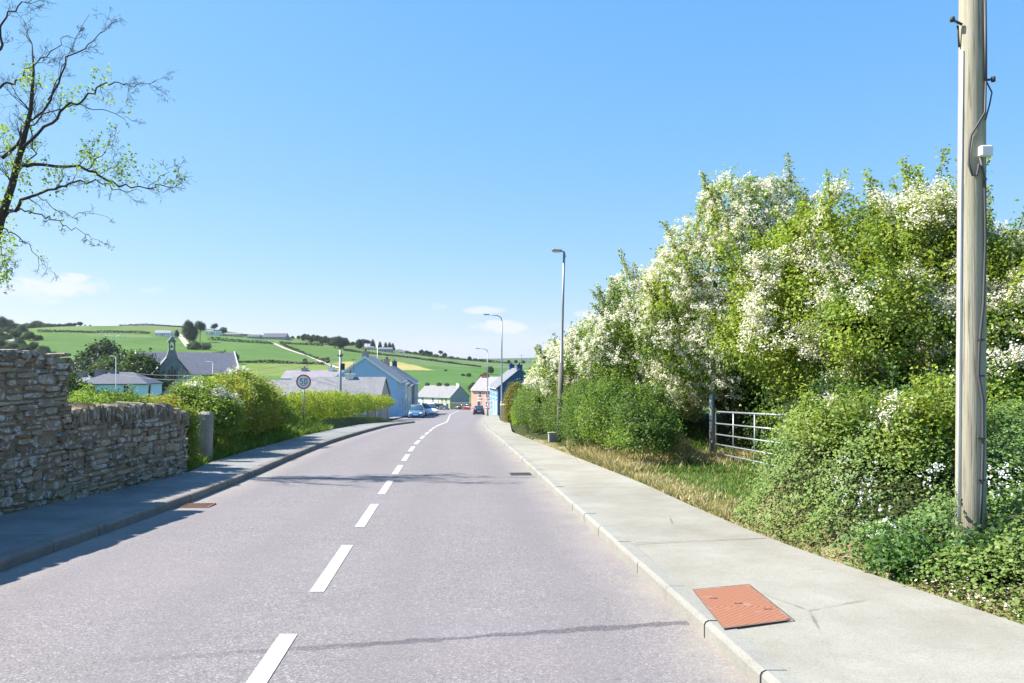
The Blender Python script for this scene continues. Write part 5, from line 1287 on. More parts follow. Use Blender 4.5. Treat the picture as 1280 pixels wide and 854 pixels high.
# church
def church():
    root = empty('church', (px2x(215, 184), 184, -8.0), R(34), label='grey stone church with a bellcote over its front gable', cat='church')
    hw, eave, apex = 5.5, 5.2, 12.1; L = 5
    b = MB(); b.prism([(-hw, -2), (hw, -2), (hw, eave), (0, apex), (-hw, eave)], 0, L, 'y'); b.build('front_wing', M['w_stone'], root)
    b = MB(); s = (apex-eave)/hw
    for g_ in (-1, 1):
        p = [(g_*(hw+.4), eave-.4*s+.03), (0, apex+.03), (0, apex+.2), (g_*(hw+.4), eave-.4*s+.2)]; b.prism(p, .62, L-2, 'y')
    b.build('wing_roof', M['slate_pale'], root)
    b = MB()
    for g_ in (-1, 1):
        b.boxm(Matrix.Translation((g_*(hw+.2), .2, eave*.5-.3)), .35, .45, eave*.5+.9); b.boxm(Matrix.Translation((g_*(hw+.2), .2, eave+1.0)), .22, .22, .5); 
        b.add([(g_*(hw+.2)-.22, -.02, eave+1.5), (g_*(hw+.2)+.22, -.02, eave+1.5), (g_*(hw+.2)+.22, .42, eave+1.5), (g_*(hw+.2)-.22, .42, eave+1.5), (g_*(hw+.2), .2, eave+2.1)], [(0, 1, 4), (1, 2, 4), (2, 3, 4), (3, 0, 4)])
        b.boxm(Matrix.Translation((g_*1.35, -.1, 3.6)), .22, .25, 5.4)
    b.build('buttress', M['w_stone'], root)
    for g_ in (-1, 1):
        b = MB(); b.prism([(g_*(hw+.15), eave-.1), (0, apex+.25), (0, apex+.62), (g_*(hw+.15), eave+.35)], -.1, .6, 'y'); b.build('coping', M['stonepost'], root)
    # bellcote with an open arch
    b = MB(); z0 = apex+.4
    b.add([(-1.35, -.15, z0-1.6), (1.35, -.15, z0-1.6), (1.35, .75, z0-1.6), (-1.35, .75, z0-1.6), (-.75, -.05, z0+.5), (.75, -.05, z0+.5), (.75, .65, z0+.5), (-.75, .65, z0+.5)], [(0, 1, 5, 4), (1, 2, 6, 5), (2, 3, 7, 6), (3, 0, 4, 7), (4, 5, 6, 7)])
    for g_ in (-1, 1): b.boxm(Matrix.Translation((g_*.56, .3, z0+1.4)), .19, .34, .9)
    b.boxm(Matrix.Translation((0, .3, z0+2.42)), .75, .34, .12)
    b.add([(-1.0, -.15, z0+2.5), (1.0, -.15, z0+2.5), (1.0, .75, z0+2.5), (-1.0, .75, z0+2.5), (0, -.15, z0+3.8), (0, .75, z0+3.8)], [(0, 1, 4), (3, 5, 2), (0, 4, 5, 3), (1, 2, 5, 4), (0, 3, 2, 1)])
    b.boxm(Matrix.Translation((0, .3, z0+4.15)), .06, .06, .4); b.boxm(Matrix.Translation((0, .3, z0+4.2)), .2, .05, .05)
    bc = b.build('bellcote', M['w_stone'], root)
    b = MB(); b.tube([(0, .3, z0+1.05), (0, .3, z0+1.2), (0, .3, z0+1.5), (0, .3, z0+1.7)], [.33, .25, .2, .05], 12); b.build('bell', M['iron'], bc)
    # tall windows
    for u, w_, zb, h_ in ((-2.8, .55, 3.2, 2.6), (-.62, .42, 3.4, 4.6), (0, .45, 3.4, 5.4), (.62, .42, 3.4, 4.6), (2.8, .55, 3.2, 2.6), (-2.8, .5, .2, 1.8), (2.8, .5, .2, 1.8)):
        b = MB(); n = 10; pts = [(-w_/2-.1, zb-.1), (w_/2+.1, zb-.1)]+[(math.cos(math.pi*k/n)*(w_/2+.1), zb+h_+math.sin(math.pi*k/n)*(w_*.9)) for k in range(n+1)]
        b.prism([(u+a, c) for a, c in pts], -.06, .02, 'y'); wn = b.build('window', M['stonepost'], root)
        b = MB(); pts = [(-w_/2+.03, zb), (w_/2-.03, zb)]+[(math.cos(math.pi*k/n)*(w_/2-.03), zb+h_+math.sin(math.pi*k/n)*(w_*.75)) for k in range(n+1)]
        b.prism([(u+a, c) for a, c in pts], -.075, -.05, 'y'); b.build('pane', M['glass'], wn)
    b = MB(); b.boxm(Matrix.Translation((0, -.08, 1.2)), .7, .08, 1.25); b.build('door', M['door'], root)
    # long nave behind
    b = MB(); b.prism([(4.0, -2), (14, -2), (14, 7.3), (9, 12.4), (4.0, 7.3)], -6.4, 16.6, 'x'); b.build('nave', M['w_stone'], root)
    b = MB(); s2 = 5.1/5
    for g_ in (-1, 1):
        p = [(9+g_*5.4, 7.3-.4*s2+.03), (9, 12.43), (9, 12.6), (9+g_*5.4, 7.3-.4*s2+.2)]; b.prism(p, -6.5, 16.7, 'x')
    b.build('nave_roof', M['slate_mauve'], root)
    b = MB()
    for xx in (16.7, -6.8):
        for g_ in (-1, 1): b.prism([(9+g_*5.5, 7.0), (9, 12.3), (9, 13.0), (9+g_*5.5, 7.6)], xx, xx+.2, 'x')
    b.build('gable_coping', M['trim'], root)
    b = MB(); b.prism([(-9.4, -2), (-5.55, -2), (-5.55, 5.6), (-9.4, 2.8)], .8, 6, 'y'); b.build('side_aisle', M['w_beige'], root)
    b = MB(); b.add([(-9.7, .5, 2.7), (-5.55, .5, 5.75), (-5.55, 6.2, 5.75), (-9.7, 6.2, 2.7), (-9.7, .5, 2.85), (-5.55, .5, 5.9), (-5.55, 6.2, 5.9), (-9.7, 6.2, 2.85)], [(0, 3, 2, 1), (4, 5, 6, 7), (0, 1, 5, 4), (1, 2, 6, 5), (2, 3, 7, 6), (3, 0, 4, 7)]); b.build('aisle_roof', M['slate_pale'], root)
church()

# thin poles of the valley
def thin_pole(name, px, d, ytop, r_, m, label, cat, cross=False, lampy=False, lean=0, group=None):
    x = px2x(px, d); z = gz(x, d)-.2; H = row2z(ytop, d)-z
    root = empty(name, (x, d, z), label=label, cat=cat, group=group)
    b = MB(); b.tube([(0, 0, 0), (lean*.5, 0, H*.5), (lean, 0, H)], [r_, r_*.85, r_*.7], 8); b.build('column', m, root)
    if cross:
        b = MB(); b.boxm(Matrix.Translation((lean, -.12, H-.5)), .10, .6, .05); 
        for q in (-.5, 0, .5): b.tube([(lean+.12, -.12+q, H-.5), (lean+.12, -.12+q, H-.3)], .04, 6)
        b.boxm(Matrix.Translation((.26, 0, H-1.5)), .12, .12, .3); b.build('crossarm', M['iron'], root)
    if lampy:
        b = MB(); b.tube([(lean, 0, H-.05), (lean-.2, -.05, H+.08), (lean-.45, -.1, H+.08)], r_*.6, 6); b.boxm(Matrix.Translation((lean-.6, -.12, H+.07)), .2, .08, .04, .015); b.build('lamp_arm', m, root)
thin_pole('telegraph_pole', 425.5, 70, 438, .15, M['galv'], 'grey telegraph pole rising behind the left hedge by the blue gabled house', 'telegraph pole', cross=True)
thin_pole('street_lamp', 145, 105, 446, .065, M['trim'], 'thin white lamp column in front of the pale blue hipped house', 'street lamp', lampy=True)
thin_pole('street_lamp', 266, 92, 453, .06, M['trim'], 'thin pale lamp column between the church and the left hedge bush', 'street lamp', lampy=True)
thin_pole('telegraph_pole', 472, 160, 428, .12, M['galv'], 'thin distant pole above the ridge of the blue gabled house', 'telegraph pole')

def wire(pa, pb, sag, label):
    pa, pb = Vector(pa), Vector(pb); pts = []
    for i in range(25): u = i/24; p = pa.lerp(pb, u); p.z -= sag*4*u*(1-u); pts.append(p)
    b = MB(); b.tube([p-pa for p in pts], .022, 4); o = b.build('overhead_wire', M['cable']); o.location = pa; tag(o, label, 'wire', 'overhead wires over the valley')
tp = Vector((px2x(425.5, 70), 70, row2z(442, 70)))
wire(tp, (px2x(160, 95), 95, row2z(466, 95)), 1.0, 'upper thin wire running left from the grey telegraph pole across the church front')
wire(tp+Vector((0, 0, -.35)), (px2x(150, 88), 88, row2z(469, 88)), 1.2, 'lower thin wire running left from the grey telegraph pole')
# ------------------------------------------------------------------ cars
def paint_mat(n, c): 
    m, t, p, o = mat(n); p.inputs['Base Color'].default_value = (*c, 1); p.inputs['Roughness'].default_value = .32; p.inputs['Coat Weight'].default_value = .6; p.inputs['Coat Roughness'].default_value = .08; return m
M['lightglass'] = plain('lamp glass', (.7, .7, .68), .2); M['redglass'] = plain('red lamp glass', (.4, .02, .02), .3); M['carglass'] = plain('car glass', (.05, .08, .11), .1, 0, .05, 1)
def car(label, col, x, y, heading, s=1.0, z=None, tall=1.0):
    root = empty('parked_car', (x, y, float(RZ(y)) if z is None else z), heading, label=label, cat='car', group='cars parked along the street')
    m = paint_mat('car paint', col)
    def loft(st, name, mt, par=root):
        b = MB(); n = len(st[0][1]); V = []; 
        for (xx, sec) in st: V += [(xx, yy, zz*tall) for yy, zz in sec]
        fs = [(i*n+k, i*n+(k+1) % n, (i+1)*n+(k+1) % n, (i+1)*n+k) for i in range(len(st)-1) for k in range(n)]
        fs += [tuple(range(n)), tuple((len(st)-1)*n+k for k in range(n-1, -1, -1))]
        b.add(V, fs, True); return b.build(name, mt, par)
    def sec(w_, zb, zt): return [(-w_*.93, zb), (-w_, zb+.12), (-w_, zt-.16), (-w_*.9, zt-.02), (-w_*.4, zt+.02), (w_*.4, zt+.02), (w_*.9, zt-.02), (w_, zt-.16), (w_, zb+.12), (w_*.93, zb)]
    loft([(-2.05, sec(.72, .35, .80)), (-1.98, sec(.80, .25, .93)), (-1.5, sec(.85, .2, .97)), (-.5, sec(.86, .2, .95)), (.7, sec(.86, .2, .95)), (1.1, sec(.85, .2, .90)), (1.7, sec(.82, .22, .80)), (1.98, sec(.76, .27, .66)), (2.06, sec(.68, .32, .56))], 'body', m)
    def cs(w0, w1, zt, zb=.9): return [(-w0, zb), (-w1, zt-.04), (-w1*.85, zt), (w1*.85, zt), (w1, zt-.04), (w0, zb)]
    gh = loft([(-1.85, cs(.70, .66, .97)), (-1.45, cs(.76, .64, 1.38)), (-.6, cs(.78, .64, 1.44)), (.2, cs(.78, .63, 1.42)), (.75, cs(.77, .66, 1.08)), (1.08, cs(.74, .70, .93))], 'windows', M['carglass'])
    def rs(w_, z_): return [(-w_, z_-.03), (-w_*.9, z_+.015), (w_*.9, z_+.015), (w_, z_-.03), (w_*.95, z_-.05), (-w_*.95, z_-.05)]
    loft([(-1.5, rs(.63, 1.37)), (-1.3, rs(.65, 1.42)), (-.6, rs(.66, 1.455)), (.1, rs(.655, 1.445)), (.26, rs(.64, 1.41))], 'roof', m)
    for (xx, sy_) in ((1.3, -1), (1.3, 1), (-1.3, -1), (-1.3, 1)):
        b = MB(); b.tube([(xx, sy_*.66, .31), (xx, sy_*.70, .31), (xx, sy_*.86, .31), (xx, sy_*.875, .31)], [.28, .31, .31, .28], 20); wq = b.build('wheel', M['black'], root)
        b = MB(); b.tube([(xx, sy_*.86, .31), (xx, sy_*.885, .31)], [.19, .17], 14); b.build('rim', M['galv'], wq)
    for sy_ in (-1, 1):
        b = MB(); b.boxm(Matrix.Translation((1.95, sy_*.58, .66*tall)) @ Matrix.Rotation(R(20), 4, 'Y'), .1, .15, .07, .03); b.build('headlight', M['lightglass'], root)
        b = MB(); b.boxm(Matrix.Translation((-1.97, sy_*.66, .8*tall)), .07, .11, .11, .03); b.build('tail_light', M['redglass'], root)
        b = MB(); b.boxm(Matrix.Translation((.72, sy_*.92, .98*tall)), .06, .09, .06, .03); b.build('wing_mirror', m, root)
    for xx in (2.06, -2.06): b = MB(); b.boxm(Matrix.Translation((xx, 0, .5*tall if xx > 0 else .68*tall)), .015, .26, .055); b.build('number_plate', M['white'], root)
    b = MB(); b.boxm(Matrix.Translation((2.045, 0, .36*tall)), .02, .5, .05); b.build('grille', M['black'], root)
    root.scale = (s, s, s); return root
car('blue hatchback parked facing the camera on the left, beside the blue gabled house', (.06, .16, .30), px2x(519.5, 87), 88, R(-86), 1.02)
car('white car parked just beyond the blue hatchback', (.75, .76, .78), px2x(534.5, 108), 110, R(-70), 1.08, tall=1.12)
car('black car parked in front of the white house at the end of the street', (.02, .02, .025), px2x(545.5, 205), 206, R(170), 1.1)
car('low dark car right beside the black car, in front of the pale yellow house', (.03, .035, .04), px2x(554.5, 198), 199, R(-60), .9, tall=.85)
car('dark grey car in front of the low orange wall', (.04, .035, .035), px2x(578.5, 203), 205, R(160), 1.0)
car('dark red car in front of the salmon house, next to the dark grey car', (.20, .02, .02), px2x(586, 196), 198, R(-40), 1.0)
car('dark navy car seen from behind on the right, short of the salmon house', (.02, .025, .06), px2x(598, 122), 123, R(94), 1.02)

# ------------------------------------------------------------------ the hill: tree prototypes, rows, houses, cattle
ORD = ['first', 'second', 'third', 'fourth', 'fifth', 'sixth', 'seventh', 'eighth', 'ninth', 'tenth', 'eleventh', 'twelfth', 'thirteenth', 'fourteenth', 'fifteenth', 'sixteenth', 'seventeenth', 'eighteenth', 'nineteenth', 'twentieth']
def proto(kind, seed):
    """unit-height tree (1 m tall, scaled on placing): trunk and crown"""
    global rng
    rng = np.random.default_rng(seed)
    if kind == 'round': ells = [(0, 0, .62, .36, .36, .32), (.15, .05, .5, .28, .3, .24), (-.16, 0, .52, .28, .28, .26), (0, .05, .8, .22, .22, .18)]; pal = [(.055, .095, .035), (.075, .12, .04), (.04, .075, .03)]; ls = .10; n = 170
    elif kind == 'dark': ells = [(0, 0, .55, .34, .34, .36), (.05, 0, .82, .18, .18, .18), (-.1, 0, .35, .3, .3, .25)]; pal = [(.03, .06, .03), (.045, .08, .035), (.025, .045, .028)]; ls = .09; n = 190
    elif kind == 'conifer': ells = [(0, 0, .25, .22, .22, .18), (0, 0, .45, .17, .17, .2), (0, 0, .68, .11, .11, .2), (0, 0, .86, .05, .05, .15)]; pal = [(.03, .06, .035), (.045, .075, .04)]; ls = .07; n = 170
    elif kind == 'thin': ells = [(0, 0, .78, .2, .2, .16), (.12, 0, .68, .14, .14, .1), (-.12, 0, .86, .13, .13, .1)]; pal = [(.05, .08, .04), (.07, .1, .05)]; ls = .08; n = 70
    else: ells = [(0, 0, .42, .6, .55, .45), (.35, .1, .36, .4, .4, .36), (-.38, 0, .34, .38, .4, .34)]; pal = [(.06, .10, .035), (.09, .14, .045), (.045, .08, .03)]; ls = .15; n = 120
    root = empty({'round': 'broadleaf_tree', 'dark': 'evergreen_tree', 'conifer': 'fir_tree', 'thin': 'sparse_tree', 'bush': 'field_bush'}[kind], (0, 0, 0))
    b = MB(); tr_ = .035 if kind != 'thin' else .022
    b.tube([(0, 0, -.05), (.01, 0, .3), (0, 0, .75)], [tr_, tr_*.7, .01], 6)
    for k in range(5): a = rnd.uniform(0, 6.28); b.tube([(0, 0, .35+.06*k), (math.cos(a)*.12, math.sin(a)*.12, .5+.06*k), (math.cos(a)*.22, math.sin(a)*.22, .6+.05*k)], [.014, .009, .003], 4)
    b.build('trunk', M['bark'], root)
    P, N = crown(ells, int(n*2.6), seed, .22, .2)
    lp, ln = spread(P, N, 18, .045, .8); ls *= .5
    leaves('crown', lp, ln, rng.uniform(.5, 1.2, len(lp))*ls, M['leaf'], mixcol(len(lp), pal, jit=.2), root, .8)
    return root
PR = {k: [proto(k, 300+i*17+j) for j in range(2)] for i, k in enumerate(('round', 'dark', 'conifer', 'thin', 'bush'))}
USED = set()
def tree_at(kind, x, y, h, label, cat, group, wide=1.0):
    p = rnd.choice(PR[kind]); 
    if p.name in USED: o = copy_tree(p)
    else: o = p; USED.add(p.name)
    o.location = (x, y, gz(x, y)-.02*h); s = h; o.scale = (s*wide, s*wide, s); o.rotation_euler = (0, 0, rnd.uniform(0, 6.28))
    tag(o, label, cat, group)
    return o
def tree_px(kind, px, py_base, py_top, label, cat='tree', group=None, wide=1.0, d=None, d1=1200):
    if d is None: x, y, z = hit(px, py_base, d1=d1)
    else: x, y = px2x(px, d), d; z = gz(x, y)
    if y > 880: y = 885; x = px2x(px, y); z = gz(x, y)
    h = max(1.5, row2z(py_top, y)-z)
    return tree_at(kind, x, y, h, label, cat, group, wide)
# wood on the left skyline
G1 = 'wood on the left end of the skyline'
for i, px in enumerate(np.linspace(-6, 113, 19)):
    top = np.interp(px, [-10, 6, 14, 25, 50, 60, 100, 113], [400, 398, 404, 406, 401, 405, 403, 408])
    tree_px('dark' if i % 3 == 0 else 'round', px, 412, top+rnd.uniform(-1, 1.5), '%s tree from the left in the wood on the left skyline' % ORD[i], group=G1, wide=1.7, d=858+12*math.sin(i*2.3))
tree_px('dark', 4, 414, 396, 'tall dark evergreen at the left edge on the skyline', wide=.9, d=800)
# scrub on the left slope
G2 = 'scrub bushes on the slope above the tall wall section'
sp = []
for row, (d, a, c) in enumerate(((292, 44, 100), (325, 20, 94), (365, -5, 86), (415, -5, 74), (475, -5, 62), (545, -5, 52), (625, -5, 44), (710, -5, 34))):
    n = int((c-a)/7.5)+2
    for i in range(n): sp.append((a+(c-a)*i/(n-1)+rnd.uniform(-3, 3), d+rnd.uniform(-12, 12), row, i))
ROW = ['lowest', 'second', 'third', 'fourth', 'fifth', 'sixth', 'seventh', 'highest']
for (px, d, row, i) in sp:
    tree_at('bush' if (row+i) % 3 else 'round', px2x(px, d), d, rnd.uniform(4, 8)*(1.1 if (row+i) % 3 == 0 else .8), '%s bush from the left in the %s row of scrub on the left slope' % (ORD[min(i, 19)], ROW[row]), 'bush', G2, 1.3)
# single valley trees
tree_px('dark', 128, 0, 427, 'tall dark evergreen behind the roof of the pale blue house', d=235, wide=1.0)
tree_px('dark', 113, 0, 441, 'dark tree low beside the tall evergreen behind the pale blue house', d=240, wide=1.1)
tree_px('round', 160, 0, 438, 'wide leafy tree between the pale blue house and the church', d=205, wide=1.1)
tree_px('round', 140, 0, 446, 'smaller leafy tree directly over the ridge of the pale blue house', d=200, wide=1.1)
tree_px('round', 173, 0, 441, 'leafy tree against the left end of the church', d=176, wide=1.0)
tree_px('dark', 270, 0, 442, 'dark evergreen at the right end of the church', d=225, wide=.9)
tree_px('dark', 283, 0, 450, 'second dark evergreen right of the church, behind the hedge bush', d=215, wide=.9)
tree_px('round', 292, 455, 440, 'round grey green tree right of the church on the lower hill', d1=700)
tree_px('dark', 237, 428, 401, 'largest dark tree standing on the hill above the church', wide=.85, d1=900)
tree_px('thin', 250, 427, 401, 'tall sparse tree beside the largest dark tree above the church', wide=1.0)
tree_px('bush', 243, 437, 425, 'broad bush below the largest dark tree above the church', 'bush', wide=1.0)
tree_px('bush', 258, 437, 428, 'broad bush right of the one below the largest dark tree', 'bush', wide=1.0)
tree_px('conifer', 221, 421, 412, 'small dark fir beside the white bungalow on the hill', wide=1.5)
tree_px('thin', 268, 419, 404, 'sparse tufted tree behind the white farmhouse')
tree_px('round', 279, 418, 409, 'small round tree right of the white farmhouse', wide=1.3)
tree_px('bush', 188, 437, 434, 'small bush on the hill above the church ridge', 'bush')
tree_px('bush', 211, 408, 406, 'lone bush on the skyline above the white bungalow', 'bush')
tree_px('round', 381, 456, 448, 'small round tree beside the track across the fields', wide=1.0)
tree_px('round', 409, 456, 446.5, 'small tree at the bottom of the track across the fields', wide=.9)
G3 = 'tree belt on the skyline right of the dark barn'
for i, (px, b_, t_) in enumerate(((366, 424, 420), (373, 425, 419.5), (380, 426, 417.5), (385, 427, 418), (391, 428, 418.5), (397, 429, 419), (402, 430, 421), (407, 431, 420), (412, 432, 422), (419, 435, 421), (425, 436, 420.5), (430, 436, 422))):
    tree_px('round' if i % 2 else 'dark', px, b_, t_, '%s tree from the left in the belt of trees right of the dark barn' % ORD[i], group=G3, wide=1.15)
G4 = 'mixed trees on the skyline above the blue gabled house'
for i, (px, b_, t_, k) in enumerate(((436, 432, 427, 'bush'), (441, 433, 427, 'round'), (449, 436, 424, 'dark'), (455, 436, 423.5, 'thin'), (460, 436, 424.5, 'thin'), (466, 436, 424, 'conifer'), (475, 437, 427, 'conifer'), (482, 438, 428, 'conifer'), (487, 438.5, 428, 'conifer'), (491, 439, 429, 'conifer'))):
    tree_px(k, px, b_, t_, '%s tree from the left among the firs and mixed trees above the blue gabled house' % ORD[i], group=G4, wide=1.2 if k != 'bush' else 1)
G5 = 'hedgerow trees along the right slope of the hill'
for i, (px, b_, t_, k) in enumerate(((500, 440, 436.5, 'bush'), (509, 441, 438, 'bush'), (519, 442.5, 439, 'bush'), (527, 444, 437, 'dark'), (533, 445, 438, 'round'), (538, 445.5, 439.5, 'round'), (545, 446, 442, 'bush'), (551, 447, 438, 'thin'), (556, 447.5, 441, 'dark'), (564, 448.5, 444.5, 'bush'), (572, 449, 446, 'bush'), (587, 451, 445.5, 'dark'), (594, 451, 447.5, 'bush'), (602, 452, 448.5, 'bush'), (612, 453, 449.5, 'bush'), (636, 455, 450, 'round'), (645, 455, 450, 'round'), (654, 455, 450.5, 'round'))):
    tree_px(k, px, b_, t_, '%s tree from the left along the right slope of the skyline, past the firs' % ORD[i], group=G5, wide=1.3)
for (px, py, t_, l) in ((586, 471, 466, 'gorse bush on the slope above the roof of the pale yellow house'), (579, 470, 466.5, 'smaller gorse bush left of the one above the pale yellow house'), (613, 468, 458, 'bush on the slope behind the salmon house'), (557, 464, 461.5, 'small bush right of the yellow field'), (603, 478, 468, 'bush directly behind the salmon house chimney'), (592, 492, 478, 'tall bush in the gap between the grey gable and the salmon house')):
    tree_px('bush' if 'gorse' in l or 'small' in l else 'round', px, py, t_, l, 'bush', wide=1.1)

# hedgerows between the fields
def hedgerow(pts, h, wd, label, m=10, pal=DARK):
    global rng
    rng = np.random.default_rng(int(pts[0][0])+5)
    W_ = [hit(a, c_) for a, c_ in pts]; P = []
    for (a, c_) in zip(W_[:-1], W_[1:]):
        L = math.hypot(c_[0]-a[0], c_[1]-a[1]); n = max(2, int(L/.8)); u = np.linspace(0, 1, n)
        P.append(np.stack([a[0]+(c_[0]-a[0])*u, a[1]+(c_[1]-a[1])*u], 1))
    P = np.concatenate(P); hh = h*(1+.35*noise3(np.stack([P[:, 0], P[:, 1], P[:, 0]*0], 1), .12, 5))
    q = np.repeat(P, m, 0)+rng.normal(size=(len(P)*m, 2))*wd*.45; z = ground(q[:, 0], q[:, 1])+np.repeat(np.clip(hh, .6, 9), m)*rng.random(len(q))
    pts3 = np.stack([q[:, 0], q[:, 1], z], 1)
    o = leaves('hedgerow', pts3, rng.normal(size=pts3.shape)+[0, -.4, .5], rng.uniform(.7, 1.5, len(q)), M['leaf'], mixcol(len(q), pal, jit=.2), None, .9)
    tag(o, label, 'hedgerow', 'hedgerows between the hill fields')
HP = [(.04, .075, .03), (.055, .10, .035), (.035, .06, .03)]
hedgerow([(48, 415.5), (110, 416.3), (187, 417.5)], 2.2, 1.5, 'straight hedgerow across the upper left hill, left of the white bungalow', pal=HP)
hedgerow([(262, 425.3), (300, 428), (341, 430.3)], 2.4, 1.8, 'hedgerow below the white farmhouse', pal=HP)
hedgerow([(350, 429.8), (375, 430.8), (403, 432.5)], 2.0, 1.6, 'hedgerow below the tree belt right of the barn', pal=HP)
hedgerow([(297, 453.5), (340, 454.2), (378, 455), (406, 456)], 1.8, 1.5, 'lowest hedgerow across the field behind the left hedge', pal=HP)
hedgerow([(352, 430.5), (368, 438), (388, 446), (404, 452)], 1.6, 1.3, 'hedgerow following the pale track down the hill', pal=HP)
hedgerow([(430, 438.8), (475, 444), (520, 448.5), (600, 459)], 1.5, 1.2, 'long faint hedgerow running down the right half of the hill', pal=HP)
hedgerow([(287, 418.5), (310, 421), (365, 425)], 2.2, 1.6, 'hedgerow linking the farmhouse and the dark barn', pal=HP)
hedgerow([(150, 405.0), (200, 407.5), (240, 410.5)], 1.8, 1.5, 'thin hedgerow along the skyline above the white bungalow', pal=HP)
hedgerow([(497, 440), (545, 447), (600, 452), (640, 455)], 2.2, 1.8, 'hedgerow on the skyline right of the firs', pal=HP)
# pale farm tracks
def track(pts, w_):
    b = MB(); W_ = [hit(a, c_)[:2] for a, c_ in pts]; P = []
    for (a, c_) in zip(W_[:-1], W_[1:]):
        n = 12
        for k in range(n): u = k/n; P.append((a[0]+(c_[0]-a[0])*u, a[1]+(c_[1]-a[1])*u))
    P.append(W_[-1])
    L = []
    for i, p in enumerate(P):
        q0 = P[max(i-1, 0)]; q1 = P[min(i+1, len(P)-1)]; d = Vector((q1[0]-q0[0], q1[1]-q0[1])).normalized(); n_ = Vector((-d.y, d.x))*w_/2
        for s_ in (-1, 1): x, y = p[0]+n_.x*s_, p[1]+n_.y*s_; L.append((x, y, gz(x, y)+.35))
    b.add(L, [(2*i, 2*i+1, 2*i+3, 2*i+2) for i in range(len(P)-1)])
    tag(b.build('farm_track', M['track']), kind='structure')
M['track'] = plain('pale track', (.42, .38, .30), .9)
track([(334, 426.5), (345, 431), (356, 436), (387, 446), (406, 454.5), (424, 461)], 4.2)
track([(223, 418), (228, 424), (236, 434)], 5)

# hill houses
def hill_house(px, py, wpx, hpx, label, wall, roof, rise_f=.4, depth=8, name='farm_house', cat='house', chim=1, rz=0):
    x, y, z = hit(px, py)
    if y > 875: y = 868; x = px2x(px, y); z = gz(x, y)
    s = y/F; L = wpx*s; H = hpx*s; e = H*(1-rise_f)
    wn = [('front', L*u, e*.35, L*.06, e*.35) for u in (-.36, -.14, .14, .36)] if L > 7 else [('front', -L*.2, e*.35, .8, e*.35)]
    house(name, label, cat, x, y, rz, L, depth, e, H*rise_f, wall, roof, z=z+.1, wins=wn, doors=[('front', 0, min(1.0, L*.1), e*.7, M['door'])], chim=[(L*.35, 1, .6, wall, 0)] if chim else [], sub=False)
hill_house(205, 420.5, 20, 7, 'white bungalow with a pale roof on the hill directly above the church', M['w_white'], M['slate_pale'], .45, 7, 'bungalow')
hill_house(267, 419, 17, 6, 'white farmhouse on the skyline right of the largest dark tree', M['w_white'], M['slate_pale'], .3)
hill_house(291, 420.5, 22, 3.5, 'long low pale farm building right of the white farmhouse', M['w_beige'], M['slate_pale'], .4, 8, 'farm_building', 'farm building', 0)
hill_house(318, 423, 16, 4.5, 'small dark roofed shed left of the large dark barn', M['w_grey'], M['slate_dark'], .6, 8, 'farm_shed', 'shed', 0)
hill_house(345, 424, 29, 7, 'large dark roofed barn on the skyline', M['w_grey'], M['slate_dark'], .7, 14, 'barn', 'barn', 0)
hill_house(462, 436.5, 11, 3, 'low white farm building among the mixed trees', M['w_white'], M['slate_pale'], .4, 7, 'farm_building', 'farm building', 0)
hill_house(482, 439.8, 18, 5, 'grey blue sheds under the firs on the skyline', M['w_grey'], M['slate'], .4, 9, 'farm_shed', 'shed', 0)
hill_house(502, 441.5, 9, 3, 'small pale building right of the firs', M['w_white'], M['slate_pale'], .4, 6, 'farm_building', 'farm building', 0)
hill_house(18, 431, 9, 6.5, 'small white house among the scrub at the left edge', M['w_white'], M['slate'], .4, 7, 'farm_house', 'house')
hill_house(1, 434, 13, 7, 'grey roofed house at the very left edge above the wall', M['w_beige'], M['slate_mauve'], .5, 8, 'farm_house', 'house')
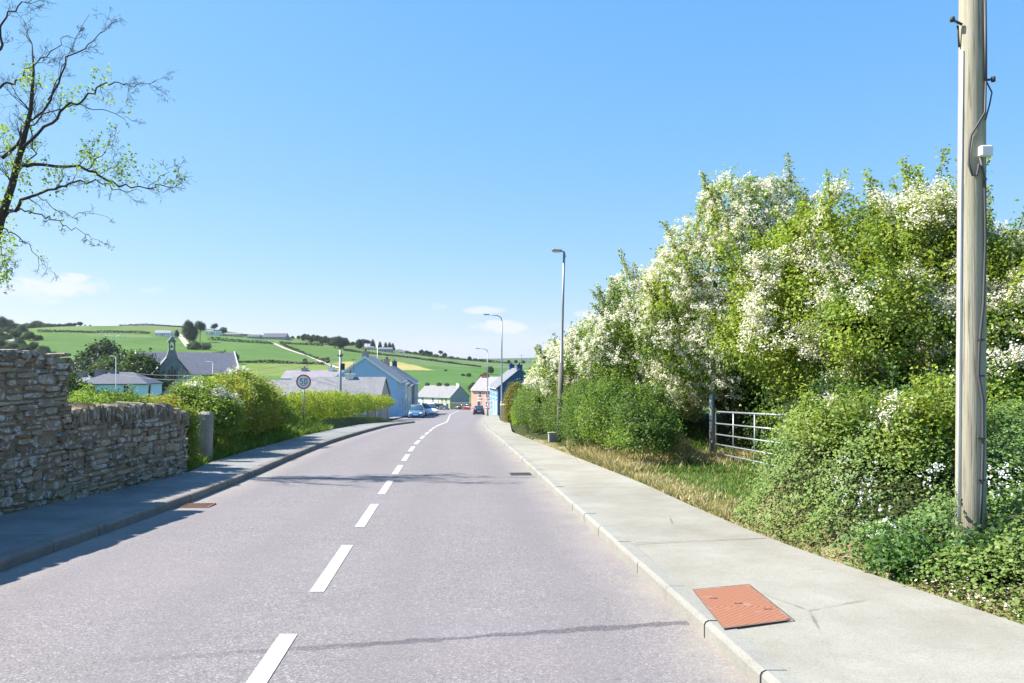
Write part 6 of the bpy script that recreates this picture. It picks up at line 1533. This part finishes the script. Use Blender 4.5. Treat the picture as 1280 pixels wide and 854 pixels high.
# cattle
def cow(px, py, i):
    x, y, z = hit(px, py); r = empty('cow', (x, y, z), rnd.uniform(0, 6.28), label='pale cow grazing on the upper hill, %s from the left' % ORD[i], cat='cow', group='pale cattle grazing on the upper hill')
    me = bpy.data.meshes.new('body'); bm = bmesh.new()
    vs_ = [(0, 0, 1.15), (.75, 0, 1.2), (-.75, 0, 1.2), (1.15, 0, 1.0), (1.5, 0, .55), (1.75, 0, .35), (.65, .2, .8), (.65, .2, .4), (.65, .2, 0), (.65, -.2, .8), (.65, -.2, .4), (.65, -.2, 0),
           (-.75, .2, .85), (-.85, .2, .42), (-.75, .2, 0), (-.75, -.2, .85), (-.85, -.2, .42), (-.75, -.2, 0), (-1.05, 0, 1.25), (-1.12, 0, .7)]
    ed = [(0, 1), (0, 2), (1, 3), (3, 4), (4, 5), (1, 6), (6, 7), (7, 8), (1, 9), (9, 10), (10, 11), (2, 12), (12, 13), (13, 14), (2, 15), (15, 16), (16, 17), (2, 18), (18, 19)]
    me.from_pydata(vs_, ed, []); o = bpy.data.objects.new('body', me); link(o, r); me.materials.append(M['w_white'])
    md = o.modifiers.new('skin', 'SKIN'); rad = [.42, .38, .40, .22, .17, .1] + [.14, .08, .06]*2 + [.17, .09, .06]*2 + [.06, .03]
    for v, q in zip(me.skin_vertices[0].data, rad): v.radius = (q, q)
    me.skin_vertices[0].data[0].use_root = True
    o.modifiers.new('sub', 'SUBSURF').levels = 1
for i, (px, py) in enumerate(((133, 421), (138, 421.6), (141, 422.5), (147, 422), (150, 421.2), (155, 422.6))): cow(px, py, i)

# any prototype that found no place is removed
for ps in PR.values():
    for p in ps:
        if p.name not in USED:
            for c in KIDS[p.name]: bpy.data.objects.remove(c)
            bpy.data.objects.remove(p)

# ------------------------------------------------------------------ summer haze
b = MB(); b.box(-3300, -75, -60, 3300, 7100, 110)
m = bpy.data.materials.new('haze'); m.use_nodes = True; m.node_tree.nodes.clear(); t = NT(m.node_tree)
o = t.new('ShaderNodeOutputMaterial'); v = t.new('ShaderNodeVolumePrincipled'); t.l.new(v.outputs[0], o.inputs['Volume'])
v.inputs['Color'].default_value = (.80, .88, 1, 1); v.inputs['Density'].default_value = .00006; v.inputs['Anisotropy'].default_value = .3
tag(b.build('haze', m), kind='stuff')
